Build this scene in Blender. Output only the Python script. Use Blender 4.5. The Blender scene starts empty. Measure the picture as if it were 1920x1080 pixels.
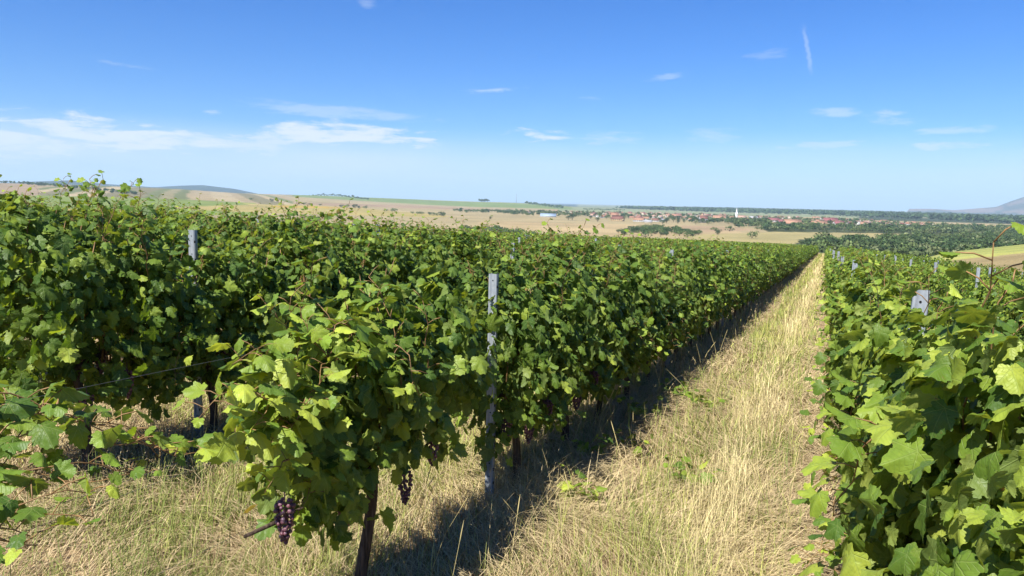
import bpy, math, random
import numpy as np
from math import radians, sin, cos, atan2, degrees, tan, pi, sqrt

S = bpy.context.scene
COL = S.collection
rng = np.random.default_rng(7)
random.seed(7)

# ------------------------------------------------------------------ camera
F = 1387.0                                   # focal length in px of a 1920 px wide frame
EYE = 1.70
YAW, PITCH, ROLL = radians(22.967), radians(6.662), 0.0225
cam_data = bpy.data.cameras.new('camera')
cam = bpy.data.objects.new('camera', cam_data)
COL.objects.link(cam)
cam_data.sensor_width = 36.0
cam_data.lens = F / 1920 * 36.0
cam_data.clip_start = 0.05
cam_data.clip_end = 90000.0
from mathutils import Matrix, Vector
_R = Matrix.Rotation(YAW, 3, 'Z') @ Matrix.Rotation(pi / 2 - PITCH, 3, 'X') @ Matrix.Rotation(ROLL, 3, 'Z')
cam.matrix_world = Matrix.Translation((0, 0, EYE)) @ _R.to_4x4()
S.camera = cam
RM = np.array(_R)

def ray(px, py):
    d = RM @ np.array([(px - 960) / F, (540 - py) / F, -1.0])
    return d / np.linalg.norm(d)

def azel(px, py):
    d = ray(px, py)
    return degrees(atan2(d[0], d[1])), degrees(math.asin(d[2]))

def at_z(px, py, z):
    d = ray(px, py); t = (z - EYE) / d[2]
    return d * t + np.array([0, 0, EYE])

def at_x(px, py, x):
    d = ray(px, py); t = x / d[0]
    return d * t + np.array([0, 0, EYE])

# ------------------------------------------------------------------ light and sky
SUN_DIR = Vector((-0.15, -0.74, 1.0)).normalized()       # towards the sun
SUN_EL = math.asin(SUN_DIR.z)
sun_d = bpy.data.lights.new('sun', 'SUN')
sun_d.energy = 5.0
sun_d.angle = radians(0.5)
sun_d.color = (1.0, 0.95, 0.86)
sun = bpy.data.objects.new('sun', sun_d)
COL.objects.link(sun)
sun.rotation_euler = SUN_DIR.to_track_quat('Z', 'Y').to_euler()
sun.location = (-20, -30, 60)

S.view_settings.view_transform = 'Standard'
S.view_settings.look = 'None'
S.view_settings.gamma = 1
S.view_settings.exposure = 1.18
S.render.engine = 'CYCLES'
S.cycles.use_denoising = True
S.cycles.max_bounces = 6
S.cycles.diffuse_bounces = 2
S.cycles.glossy_bounces = 2
S.cycles.transmission_bounces = 3
S.cycles.volume_bounces = 0
S.cycles.sample_clamp_indirect = 6

W = bpy.data.worlds.new('World')
S.world = W
W.use_nodes = True

class NT:
    """short node-tree writer"""
    def __init__(self, tree):
        self.t = tree; self.n = tree.nodes; self.l = tree.links
    def node(self, typ, **kw):
        n = self.n.new(typ)
        for k, v in kw.items(): setattr(n, k, v)
        return n
    def put(self, sock, v):
        if hasattr(v, 'links'): self.l.new(v, sock)
        elif v is not None:
            try: sock.default_value = v
            except Exception: sock.default_value = (*v, 1.0) if len(v) == 3 else v
    def math(self, op, a, b=None, c=None, clamp=False):
        n = self.node('ShaderNodeMath', operation=op, use_clamp=clamp)
        self.put(n.inputs[0], a); self.put(n.inputs[1], b)
        if c is not None: self.put(n.inputs[2], c)
        return n.outputs[0]
    def mix(self, fac, a, b, mode='MIX'):
        n = self.node('ShaderNodeMix', data_type='RGBA', blend_type=mode)
        self.put(n.inputs[0], fac); self.put(n.inputs[6], a); self.put(n.inputs[7], b)
        return n.outputs[2]
    def ramp(self, fac, a, b, c=0.0, d=1.0):
        n = self.node('ShaderNodeMapRange', interpolation_type='SMOOTHSTEP')
        for i, v in enumerate((fac, a, b, c, d)): self.put(n.inputs[i], v)
        return n.outputs[0]
    def noise(self, vec, scale, detail=4, rough=0.55, dist=0.0):
        n = self.node('ShaderNodeTexNoise')
        if vec is not None: self.l.new(vec, n.inputs['Vector'])
        n.inputs['Scale'].default_value = scale; n.inputs['Detail'].default_value = detail
        n.inputs['Roughness'].default_value = rough; n.inputs['Distortion'].default_value = dist
        return n.outputs[0]

def build_world():
    W.node_tree.nodes.clear()
    k = NT(W.node_tree)
    sky = k.node('ShaderNodeTexSky', sky_type='NISHITA')
    sky.sun_disc = False
    sky.sun_elevation = SUN_EL
    sky.sun_rotation = atan2(SUN_DIR.x, SUN_DIR.y)
    sky.altitude = 200; sky.air_density = 1.0; sky.dust_density = 0.25; sky.ozone_density = 3.0
    tc = k.node('ShaderNodeTexCoord')
    sep = k.node('ShaderNodeSeparateXYZ'); k.l.new(tc.outputs['Generated'], sep.inputs[0])
    x, y, z = sep.outputs
    az = k.math('MULTIPLY', k.math('ARCTAN2', x, y), 180 / pi)
    el = k.math('MULTIPLY', k.math('ARCSINE', z), 180 / pi)
    def coord(sa, se, off):
        c = k.node('ShaderNodeCombineXYZ')
        k.l.new(k.math('MULTIPLY', az, sa), c.inputs[0]); k.l.new(k.math('MULTIPLY', el, se), c.inputs[1])
        c.inputs[2].default_value = off
        return c.outputs[0]
    wisp = k.noise(coord(.16, 1.0, 3.0), 1.0, 8, .62, .6)
    fine = k.noise(coord(.5, 2.2, 8.0), 1.0, 8, .68, .3)
    veil = k.noise(coord(.035, .28, 15.0), 1.0, 5, .5, .2)
    # low veil of thin cloud, densest towards the left
    m_el = k.math('MULTIPLY', k.ramp(el, 0.0, 2.2, .55, 1), k.ramp(el, 2.6, 5.6, 1, .0))
    m_az = k.ramp(az, -60, 16, 1.0, .6)
    total = k.math('MULTIPLY', k.math('MULTIPLY', m_el, m_az), k.ramp(veil, .25, .75, .45, 1.0))
    total = k.math('MULTIPLY', total, .80)
    # single clouds: pixel centre, half sizes in degrees, strength
    for px, py, w, h, st, tilt in ((210, 256, 11.5, 1.5, 1.0, -.02), (655, 258, 7.6, 1.3, 1.0, .0), (20, 264, 9, 1.6, .95, 0), (430, 266, 10, 1.1, .8, 0), (1015, 254, 3.2, .65, 1.0, 0), (985, 249, 1.4, .45, 1.0, 0), (1040, 256, 2.2, .4, .9, 0),
                             (1150, 262, 4.2, .7, .42, 0), (1340, 256, 2.2, .7, .35, 0), (1530, 273, 3.6, .35, .45, .06), (1680, 222, 2.2, .6, .5, 0), (1560, 208, 1.8, .4, .4, 0),
                             (1765, 274, 3.0, .4, .55, .09), (1800, 244, 2.4, .4, .4, 0), (910, 172, 3.0, .28, .55, .1), (1245, 145, 1.6, .3, .35, .1), (240, 122, 2.2, .2, .3, -.03),
                             (600, 208, 9.0, .55, .34, -.04), (398, 211, .7, .2, .5, 0), (688, 6, .8, .5, .25, 0), (1432, 104, 1.7, .45, .18, .1), (1100, 185, 1.2, .2, .3, 0),
                             (1000, 330, 14, 1.0, .35, -.02), (1600, 335, 10, .8, .3, 0)):
        a0, e0 = azel(px, py)
        da = k.math('SUBTRACT', az, a0); de = k.math('SUBTRACT', k.math('SUBTRACT', el, e0), k.math('MULTIPLY', da, tilt))
        q = k.math('ADD', k.math('POWER', k.math('ABSOLUTE', k.math('DIVIDE', da, w)), 2.0), k.math('POWER', k.math('ABSOLUTE', k.math('DIVIDE', de, h)), 2.0))
        f = k.math('ADD', k.math('MULTIPLY', k.math('SUBTRACT', 1.0, q), 1.0 if w > 6 else .95), k.math('MULTIPLY', k.math('SUBTRACT', wisp, .52), 3.6 if w > 6 else 5.0))
        f = k.math('ADD', f, k.math('MULTIPLY', k.math('SUBTRACT', fine, .5), 1.9 if w > 6 else 3.4))
        f = k.math('MULTIPLY', k.ramp(f, .05, 1.0 if w > 6 else 1.35), k.ramp(q, 3.6, .9))
        total = k.math('MAXIMUM', total, k.math('MULTIPLY', f, st))
    # short contrail, upper right
    a0, e0 = azel(1513, 85)
    da = k.math('SUBTRACT', az, a0); de = k.math('SUBTRACT', el, e0)
    line = k.math('ABSOLUTE', k.math('ADD', k.math('ADD', da, k.math('MULTIPLY', de, .22)), k.math('MULTIPLY', k.math('SUBTRACT', fine, .5), .5)))
    con = k.math('MULTIPLY', k.ramp(line, .02, .22, 1, 0), k.ramp(k.math('ABSOLUTE', k.math('ADD', de, .3)), .7, 1.9, 1, 0))
    total = k.math('MAXIMUM', total, k.math('MULTIPLY', con, .26))
    # deep blue of a clear day
    hsv = k.node('ShaderNodeHueSaturation'); hsv.inputs['Saturation'].default_value = 1.38
    k.l.new(sky.outputs[0], hsv.inputs['Color'])
    skyc = k.mix(1.0, hsv.outputs[0], (.535, .785, 1.19, 1), 'MULTIPLY')
    cl = k.mix(k.math('MULTIPLY', total, 1.0), skyc, (6.4, 7.0, 8.0, 1))
    bg = k.node('ShaderNodeBackground'); bg.inputs['Strength'].default_value = 0.058
    k.l.new(cl, bg.inputs[0])
    out = k.node('ShaderNodeOutputWorld'); k.l.new(bg.outputs[0], out.inputs[0])
build_world()

# ------------------------------------------------------------------ numpy helpers
def vhash(ix, iy, seed):
    h = np.sin(ix * 127.1 + iy * 311.7 + seed * 74.7) * 43758.5453
    return h - np.floor(h)

def vnoise(x, y, scale=1.0, seed=0, octaves=1):
    x = np.asarray(x, float); y = np.asarray(y, float)
    tot = 0; amp = 1; nrm = 0
    for o in range(octaves):
        X, Y = x * scale, y * scale
        ix, iy = np.floor(X), np.floor(Y); fx, fy = X - ix, Y - iy
        fx = fx * fx * (3 - 2 * fx); fy = fy * fy * (3 - 2 * fy)
        a = vhash(ix, iy, seed + o); b = vhash(ix + 1, iy, seed + o); c = vhash(ix, iy + 1, seed + o); d = vhash(ix + 1, iy + 1, seed + o)
        tot = tot + amp * (a + (b - a) * fx + (c - a) * fy + (a - b - c + d) * fx * fy)
        nrm += amp; amp *= .5; scale *= 2.03
    return tot / nrm

def sst(a, b, x):
    t = np.clip((np.asarray(x, float) - a) / (b - a), 0, 1)
    return t * t * (3 - 2 * t)

def mk_mesh(name, V, faces, mats, color=None, lp=None, mat_idx=None, smooth=False):
    """faces: list of (n,k) int arrays"""
    me = bpy.data.meshes.new(name)
    V = np.asarray(V, np.float32)
    me.vertices.add(len(V)); me.vertices.foreach_set('co', V.ravel())
    faces = [np.asarray(f, np.int32) for f in faces if len(f)]
    loops = np.concatenate([f.ravel() for f in faces])
    tot = np.concatenate([np.full(len(f), f.shape[1], np.int32) for f in faces])
    start = np.concatenate([[0], np.cumsum(tot)[:-1]]).astype(np.int32)
    me.loops.add(len(loops)); me.loops.foreach_set('vertex_index', loops.astype(np.int32))
    me.polygons.add(len(tot)); me.polygons.foreach_set('loop_start', start); me.polygons.foreach_set('loop_total', tot)
    if mat_idx is not None: me.polygons.foreach_set('material_index', np.asarray(mat_idx, np.int32))
    if smooth: me.polygons.foreach_set('use_smooth', np.ones(len(tot), bool))
    for m in mats: me.materials.append(m)
    if color is not None:
        a = me.color_attributes.new('Col', 'FLOAT_COLOR', 'POINT')
        c = np.ones((len(V), 4), np.float32); c[:, :3] = color
        a.data.foreach_set('color', c.ravel())
    if lp is not None:
        a = me.attributes.new('lp', 'FLOAT_VECTOR', 'POINT')
        c = np.zeros((len(V), 3), np.float32); c[:, :2] = lp
        a.data.foreach_set('vector', c.ravel())
    me.update(calc_edges=True)
    return me

class MB:
    """collects shapes for one mesh"""
    def __init__(self): self.V = []; self.F = {}; self.C = []; self.M = {}; self.n = 0
    def add(self, V, F, color=(1, 1, 1), m=0):
        V = np.asarray(V, float)
        for f in F: self.F.setdefault(len(f), []).append([i + self.n for i in f]); self.M.setdefault(len(f), []).append(m)
        self.V.append(V); self.C.append(np.broadcast_to(np.asarray(color, float), (len(V), 3))); self.n += len(V)
    def box(self, lo, hi, color=(1, 1, 1), m=0):
        x0, y0, z0 = lo; x1, y1, z1 = hi
        V = [(x0, y0, z0), (x1, y0, z0), (x1, y1, z0), (x0, y1, z0), (x0, y0, z1), (x1, y0, z1), (x1, y1, z1), (x0, y1, z1)]
        self.add(V, [(3, 2, 1, 0), (4, 5, 6, 7), (0, 1, 5, 4), (1, 2, 6, 5), (2, 3, 7, 6), (3, 0, 4, 7)], color, m)
    def tube(self, pts, rad, sides=6, color=(1, 1, 1), m=0, cap=True):
        pts = np.asarray(pts, float); n = len(pts)
        rad = np.broadcast_to(np.asarray(rad, float), (n,))
        T = np.gradient(pts, axis=0); T /= np.linalg.norm(T, axis=1)[:, None] + 1e-9
        ref = np.array([0.3, 0.2, 1.0]) if abs(T[0][2]) < .8 else np.array([1.0, .2, 0])
        V = []
        for p, t, r in zip(pts, T, rad):
            a = np.cross(t, ref); a /= np.linalg.norm(a); b = np.cross(t, a)
            for j in range(sides):
                w = 2 * pi * j / sides
                V.append(p + r * (cos(w) * a + sin(w) * b))
        Fq = [(i * sides + j, i * sides + (j + 1) % sides, (i + 1) * sides + (j + 1) % sides, (i + 1) * sides + j) for i in range(n - 1) for j in range(sides)]
        if cap: Fq += [tuple(range(sides))[::-1], tuple((n - 1) * sides + j for j in range(sides))]
        self.add(V, Fq, color, m)
    def mesh(self, name, mats, smooth=False):
        fs = [np.array(v) for v in self.F.values()]; mi = np.concatenate([np.array(v) for v in self.M.values()])
        return mk_mesh(name, np.concatenate(self.V), fs, mats, np.concatenate(self.C), mat_idx=mi, smooth=smooth)

def link(name, me, parent=None, loc=(0, 0, 0), rz=0.0, sc=1.0):
    o = bpy.data.objects.new(name, me)
    COL.objects.link(o)
    o.location = loc; o.rotation_euler = (0, 0, rz); o.scale = (sc, sc, sc) if not hasattr(sc, '__len__') else sc
    if parent is not None: o.parent = parent
    return o

def tag(o, label=None, cat=None, group=None, kind=None):
    if label: o['label'] = label
    if cat: o['category'] = cat
    if group: o['group'] = group
    if kind: o['kind'] = kind
    return o

def copy_tree(o, parent=None):
    c = o.copy(); COL.objects.link(c)
    if parent is not None: c.parent = parent
    for ch in list(o.children): copy_tree(ch, c)
    return c

# ------------------------------------------------------------------ materials
def new_mat(name):
    m = bpy.data.materials.new(name); m.use_nodes = True
    m.node_tree.nodes.clear()
    return m, NT(m.node_tree)

def attr(k, name='Col'):
    a = k.node('ShaderNodeAttribute'); a.attribute_name = name
    return a

def objpos(k):
    return k.node('ShaderNodeTexCoord').outputs['Object']

def principled(k, base, rough=.6, spec=.4, metal=0.0, normal=None):
    p = k.node('ShaderNodeBsdfPrincipled')
    k.put(p.inputs['Base Color'], base); k.put(p.inputs['Roughness'], rough)
    k.put(p.inputs['Specular IOR Level'], spec); k.put(p.inputs['Metallic'], metal)
    if normal is not None: k.l.new(normal, p.inputs['Normal'])
    return p.outputs[0]

def finish(k, sh):
    o = k.node('ShaderNodeOutputMaterial'); k.l.new(sh, o.inputs['Surface'])

def bump(k, h, strength=.4, dist=.01):
    b = k.node('ShaderNodeBump'); b.inputs['Strength'].default_value = strength; b.inputs['Distance'].default_value = dist
    k.l.new(h, b.inputs['Height'])
    return b.outputs[0]

def leaf_mat(name, veins, transl=.33):
    m, k = new_mat(name)
    col = attr(k).outputs['Color']
    geo = k.node('ShaderNodeNewGeometry')
    base = k.mix(k.math('MULTIPLY', geo.outputs['Backfacing'], .45), col, (.15, .19, .075, 1))
    nrm = None
    if veins:
        sp = k.node('ShaderNodeSeparateXYZ'); k.l.new(attr(k, 'lp').outputs['Vector'], sp.inputs[0])
        a = k.math('ABSOLUTE', sp.outputs[0]); b = sp.outputs[1]
        ang = k.math('ARCTAN2', a, b); rad = k.math('SQRT', k.math('ADD', k.math('MULTIPLY', a, a), k.math('MULTIPLY', b, b)))
        d = None
        for v in (0.0, .84, 1.75):
            e = k.math('ABSOLUTE', k.math('SUBTRACT', ang, v)); d = e if d is None else k.math('MINIMUM', d, e)
        d = k.math('MULTIPLY', d, rad)
        vein = k.ramp(d, .006, .022, 1, 0)
        sec = k.math('ABSOLUTE', k.math('SUBTRACT', k.math('FRACT', k.math('SUBTRACT', k.math('MULTIPLY', rad, 7.5), k.math('MULTIPLY', d, 6.5))), .5))
        secv = k.math('MULTIPLY', k.ramp(sec, .0, .10, 1, 0), .4)
        allv = k.math('MAXIMUM', vein, secv)
        nz = k.noise(objpos(k), 34.0, 3)
        base = k.mix(k.math('MULTIPLY', k.ramp(nz, .35, .7), .35), base, k.mix(1.0, base, (1.5, 1.3, 1.1, 1), 'MULTIPLY'))
        base = k.mix(k.math('MULTIPLY', allv, .34), base, (.26, .33, .10, 1))
        sp2 = k.noise(objpos(k), 85.0, 3, .6); lg = k.noise(objpos(k), 9.0, 2)
        base = k.mix(k.math('MULTIPLY', k.ramp(sp2, .66, .74), k.ramp(lg, .45, .65)), base, (.13, .085, .03, 1))
        hgt = k.math('ADD', k.math('MULTIPLY', allv, -.6), k.math('MULTIPLY', k.noise(objpos(k), 60.0, 2), .8))
        nrm = bump(k, hgt, .55, .006)
    p = principled(k, base, .48, .27, 0, nrm)
    t = k.node('ShaderNodeBsdfTranslucent')
    k.l.new(k.mix(1.0, base, (2.1, 1.9, .55, 1), 'MULTIPLY'), t.inputs[0])
    mx = k.node('ShaderNodeMixShader'); mx.inputs[0].default_value = transl
    k.l.new(p, mx.inputs[1]); k.l.new(t.outputs[0], mx.inputs[2])
    finish(k, mx.outputs[0])
    return m

M_LEAF = leaf_mat('vine_leaf', True)
M_LEAF_FAR = leaf_mat('vine_leaf_plain', False)

def simple(name, base, rough=.7, spec=.3, metal=0, nscale=0, namp=.3, bmp=0, use_col=False, transl=0):
    m, k = new_mat(name)
    c = attr(k).outputs['Color'] if use_col else None
    if c is None:
        c = k.node('ShaderNodeRGB').outputs[0]; c.default_value = (*base, 1)
    nrm = None
    if nscale:
        n = k.noise(objpos(k), nscale, 6, .6)
        c = k.mix(k.ramp(n, .3, .7), k.mix(1.0, c, (1 - namp,) * 3 + (1,), 'MULTIPLY'), k.mix(1.0, c, (1 + namp,) * 3 + (1,), 'MULTIPLY'))
        if bmp: nrm = bump(k, n, bmp, .02)
    sh = principled(k, c, rough, spec, metal, nrm)
    if transl:
        t = k.node('ShaderNodeBsdfTranslucent'); k.l.new(c, t.inputs[0])
        mx = k.node('ShaderNodeMixShader'); mx.inputs[0].default_value = transl
        k.l.new(sh, mx.inputs[1]); k.l.new(t.outputs[0], mx.inputs[2]); sh = mx.outputs[0]
    finish(k, sh)
    return m

def bark_mat():
    m, k = new_mat('vine_bark')
    tc = objpos(k)
    mp = k.node('ShaderNodeMapping'); mp.inputs['Scale'].default_value = (60, 60, 7); k.l.new(tc, mp.inputs[0])
    n = k.noise(mp.outputs[0], 1.0, 6, .65)
    c = k.mix(k.ramp(n, .3, .75), (.028, .02, .015, 1), (.14, .10, .075, 1))
    finish(k, principled(k, c, .9, .15, 0, bump(k, n, .9, .012)))
    return m
M_BARK = bark_mat()
M_CANE = simple('vine_cane', (.20, .12, .05), .6, .3, nscale=30, namp=.35)
M_GRASS = simple('grass_blade', (1, 1, 1), .65, .25, use_col=True, transl=.25)

def steel_mat():
    m, k = new_mat('galvanised_steel')
    n = k.noise(objpos(k), 28.0, 5, .6)
    v = k.noise(objpos(k), 160.0, 2, .5)
    c = k.mix(k.ramp(n, .3, .7), (.25, .28, .31, 1), (.29, .32, .35, 1))
    c = k.mix(k.math('MULTIPLY', k.ramp(v, .5, .8), .10), c, (.40, .43, .45, 1))
    finish(k, principled(k, c, k.ramp(n, .3, .7, .46, .58), .5, .25))
    return m
M_STEEL = steel_mat()
M_HOLE = simple('punched_hole', (.015, .015, .017), .9, .1)
M_WIRE = simple('trellis_wire', (.16, .16, .16), .45, .5, .6)

def grape_mat():
    m, k = new_mat('grape_skin')
    n = k.noise(objpos(k), 55.0, 3)
    n2 = k.noise(objpos(k), 16.0, 2)
    c = k.mix(k.ramp(n2, .35, .65), (.045, .016, .028, 1), (.19, .07, .085, 1))
    c = k.mix(k.math('MULTIPLY', k.ramp(n, .4, .75), .5), c, (.22, .17, .24, 1))     # waxy bloom
    finish(k, principled(k, c, .42, .4))
    return m
M_GRAPE = grape_mat()

def ground_mat():
    m, k = new_mat('ground')
    c = attr(k).outputs['Color']
    pos = k.node('ShaderNodeNewGeometry').outputs['Position']
    n1 = k.noise(pos, 1.7, 8, .65); n2 = k.noise(pos, 23.0, 6, .7); n3 = k.noise(pos, .012, 6, .6)
    c = k.mix(k.ramp(n1, .3, .72), k.mix(1.0, c, (.72, .70, .68, 1), 'MULTIPLY'), k.mix(1.0, c, (1.22, 1.2, 1.16, 1), 'MULTIPLY'))
    c = k.mix(k.ramp(n2, .3, .7), k.mix(1.0, c, (.7, .7, .7, 1), 'MULTIPLY'), k.mix(1.0, c, (1.2, 1.2, 1.2, 1), 'MULTIPLY'))
    c = k.mix(k.ramp(n3, .3, .7), k.mix(1.0, c, (.86, .88, .86, 1), 'MULTIPLY'), k.mix(1.0, c, (1.14, 1.12, 1.12, 1), 'MULTIPLY'))
    finish(k, principled(k, c, .95, .1, 0, bump(k, n2, .8, .03)))
    return m
M_GROUND = ground_mat()

# ------------------------------------------------------------------ terrain
PLAIN = -32.0
_hl = [azel(*p) for p in ((-260, 350), (-120, 345), (0, 343), (60, 340.5), (130, 338), (200, 345), (290, 351), (340, 348), (380, 347), (440, 354), (490, 364.5), (530, 369.5), (600, 371.5), (700, 372.5))]
_hr = [azel(*p) for p in ((1430, 389.5), (1500, 391.3), (1528, 390), (1560, 392.6), (1640, 395.2), (1690, 391.5), (1745, 391.5), (1790, 394), (1830, 391), (1868, 388), (1888, 380), (1920, 369), (1990, 352), (2080, 340), (2250, 350), (2500, 385))]

def terrain(x, y):
    x = np.asarray(x, float); y = np.asarray(y, float)
    r = np.sqrt(x * x + y * y) + 1e-6; az = np.degrees(np.arctan2(x, y))
    z = -(.0485 * y - .003 * np.maximum(0, y - 40))
    u = np.maximum(0, -x - 1.85); yy = np.maximum(y, 0)
    z = z + (.10 + .55 * np.exp(-yy / 8)) * (1 - np.exp(-(u / 4) ** 1.5))
    z = z - 1.3 * (1 - np.exp(-.012 * np.maximum(x, 0) ** 2 / 1.3)) + .175 * np.maximum(0, x - 24) * sst(60, 160, y)
    z = z + .05 * (vnoise(x, y, .8, 3, 2) - .5) * sst(60, 20, r) * sst(.5, 2, r)
    z = np.where(y < -60, 3 + 0 * y, z)
    # wide country
    h = PLAIN + 0 * x
    Lz = np.interp(az, [-75, -52, -47, -43, -39, -35, -30, -26], [.8, .8, .72, .55, .4, .25, .08, 0])
    Lz = Lz * (az < 0) * sst(-140, -100, az)
    h = h + Lz * 77 * sst(900, 3700, r) * sst(9000, 4500, r)
    Gz = np.interp(az, [-45, -37, -30, -24, -21, -18.6, -16], [0, .75, 1, 1, .82, .3, 0])
    h = h + Gz * 27 * np.exp(-((r - 5000) / 900) ** 2)
    el = np.interp(az, [a for a, e in _hl], [e for a, e in _hl], left=.3, right=-.3) * (np.abs(az) < 100) - .3 * (np.abs(az) >= 100)
    zz = 9500 * np.tan(np.radians(el)) + EYE - PLAIN
    h = np.maximum(h, PLAIN + np.where((az < -20) & (az > -100), zz * np.exp(-((r - 9500) / 1500) ** 2), 0))
    el = np.interp(az, [a for a, e in _hr], [e for a, e in _hr], left=-.3, right=-.3)
    zz = 13000 * np.tan(np.radians(el)) + EYE - PLAIN
    h = np.maximum(h, PLAIN + np.where((az > 5) & (az < 60), np.maximum(0, zz) * np.exp(-((r - 13000) / 1700) ** 2), 0) * (1 + 0 * r))
    h = h + 1.2 * (vnoise(x, y, 1 / 420., 11, 3) - .5) * sst(600, 1200, r)
    rc = 172 + 110 * sst(4, 8, az)
    t = sst(rc, rc + 330, r)
    return z * (1 - t) + h * t

def T1(x, y): return float(terrain(np.array([x]), np.array([y]))[0])

def poly_mask(x, y, pts):
    x = np.asarray(x); inside = np.zeros(x.shape, bool); n = len(pts)
    for i in range(n):
        x0, y0 = pts[i]; x1, y1 = pts[(i + 1) % n]
        c = ((y0 > y) != (y1 > y)) & (x < (x1 - x0) * (y - y0) / (y1 - y0 + 1e-9) + x0)
        inside ^= c
    return inside

_RR = 420 * 1.012 ** np.arange(330)
def at_land(px, py):
    """where a line of sight meets the wide country beyond the vineyard"""
    d = ray(px, py); h = math.hypot(d[0], d[1])
    x, y = d[0] / h * _RR, d[1] / h * _RR
    below = np.nonzero((EYE + d[2] / h * _RR) < terrain(x, y))[0]
    i = below[0] if len(below) else len(_RR) - 1
    return np.array([x[i], y[i], 0.0])

def field(*pix):
    return [tuple(at_land(px, py)[:2]) for px, py in pix]

def ground_colour(x, y):
    r = np.sqrt(x * x + y * y); az = np.degrees(np.arctan2(x, y))
    wx = x + 40 * (vnoise(x, y, 1 / 180., 21, 2) - .5) * sst(500, 1500, r); wy = y + 90 * (vnoise(x, y, 1 / 180., 22, 2) - .5) * sst(500, 1500, r)
    C = np.zeros((len(x), 3)); C[:] = (.345, .285, .155)                      # dry meadow
    n = vnoise(x, y, 1 / 260., 31, 4)
    C *= (.82 + .36 * n)[:, None]
    far = sst(3300, 5200, r)[:, None]
    C = C * (1 - far) + np.array((.20, .22, .11)) * far
    def paint(mask, col, amp=.12, sc=1 / 150., seed=5):
        C[mask] = np.array(col) * (1 - amp + 2 * amp * vnoise(x[mask], y[mask], sc, seed, 3))[:, None]
    bow = np.floor((wx * .45 + wy * .9) / 260.); hv = vhash(bow, bow * .3, 2)
    m = (r > 5600)
    C[m] = np.where(hv[m][:, None] > .55, (.17, .22, .10), (.24, .23, .13))
    paint((r > 3000) & (az > -19.5) & (az < 6) & (r < 5600), (.24, .27, .14))
    paint((r > 3700) & (az > -46) & (az < -18.4) & (r < 6500), (.17, .23, .06))
    paint((r > 4700) & (r < 5000) & (az > -30) & (az < -18.4), (.26, .27, .09))
    # striped plots on the left hillside
    q = (x * .70 + y * .71 + 30 * vnoise(x, y, 1 / 700., 8, 2)) / 34.0
    st = vhash(np.floor(q), 0 * q, 4)
    cols = np.array([(.33, .27, .16), (.26, .23, .12), (.15, .17, .065), (.40, .33, .20), (.20, .18, .095), (.34, .275, .16), (.17, .195, .075)])
    m = (r > 1900) & (r < 5200) & (az < -39.5) & (az > -100)
    C[m] = cols[(st[m] * 6.99).astype(int)]
    m = m & (az < -55.5) ; paint(m, (.31, .235, .15))
    paint((r > 3450) & (az < -49) & (az > -55.5) & (r < 6000), (.15, .19, .08))
    # strips of the left foreground plain
    paint((r > 1250) & (r <= 2050) & (az < -42) & (az > -100), (.19, .245, .055))
    paint((wx * .25 + wy > 1130) & (wx * .25 + wy < 1210) & (az < -40) & (az > -100) & (r < 2000), (.44, .36, .14))
    paint((r > 1250) & (r <= 1420) & (az < -50) & (az > -100), (.42, .32, .09))
    paint(poly_mask(wx, wy, field((330, 388.5), (560, 383), (700, 392), (860, 405.5), (800, 408), (600, 402), (420, 396))), (.36, .30, .105), .2)
    paint(poly_mask(wx, wy, field((520, 386), (640, 388), (640, 391), (520, 389))), (.42, .29, .06), .2)
    paint(poly_mask(wx, wy, field((560, 380.5), (800, 386), (960, 393), (960, 396), (800, 392), (560, 384))), (.33, .24, .15))
    paint(poly_mask(wx, wy, field((900, 414), (1330, 425), (1400, 437), (1200, 447), (900, 430))), (.39, .305, .165), .22)
    paint(poly_mask(wx, wy, field((1290, 424), (1380, 427), (1420, 431), (1330, 436), (1260, 434))), (.34, .25, .15))
    paint(poly_mask(wx, wy, field((1290, 441), (1460, 435), (1720, 440), (1700, 452), (1500, 458), (1290, 458))), (.36, .31, .14), .1)
    paint(poly_mask(wx, wy, field((1690, 417.5), (1905, 423), (1890, 434), (1740, 430))), (.44, .34, .16), .1)
    # forest floor and mountains
    paint((r > 2700) & (az > 2) & (r < 3900), (.05, .07, .03))
    paint(poly_mask(x, y, field((1480, 470), (1500, 449), (1720, 447), (1720, 438), (1440, 435), (1420, 426), (1640, 428), (1930, 429), (2100, 440), (2100, 500), (1700, 490))), (.07, .085, .035))
    m = (r > 7000) & (az < -18); paint(m, (.03, .052, .045))
    m = (r > 9000) & (az > 5) & (az < 70)
    v = vnoise(x, y, 1 / 900., 41, 4); zt = terrain(x, y)
    C[m] = np.where(((v > .52) & (zt > -5))[m][:, None], (.20, .145, .125), (.055, .07, .06))
    # the hillside across the hollow, right
    hill = (r > 120) & (r < 560) & (az > 2)
    rows = np.floor((x * .5 + y) / 5.0)
    C[hill] = np.where((vhash(rows, rows * 0, 6) > .45)[hill][:, None], (.29, .30, .085), (.22, .245, .075))
    m = hill & (r < 205 + 26 * vnoise(x, y, 1 / 25., 9, 2))
    C[m] = np.array((.24, .19, .095)) * (.7 + .6 * vnoise(x[m], y[m], 1 / 9., 19, 3))[:, None]
    # vineyard floor
    nr = r < 172
    base = np.array((.30, .215, .125)) * (.75 + .5 * vnoise(x, y, 1.6, 51, 3))[:, None]
    C[nr & ~hill] = base[nr & ~hill]
    far_m = r > 560; C[far_m] *= .74
    return C

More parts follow.
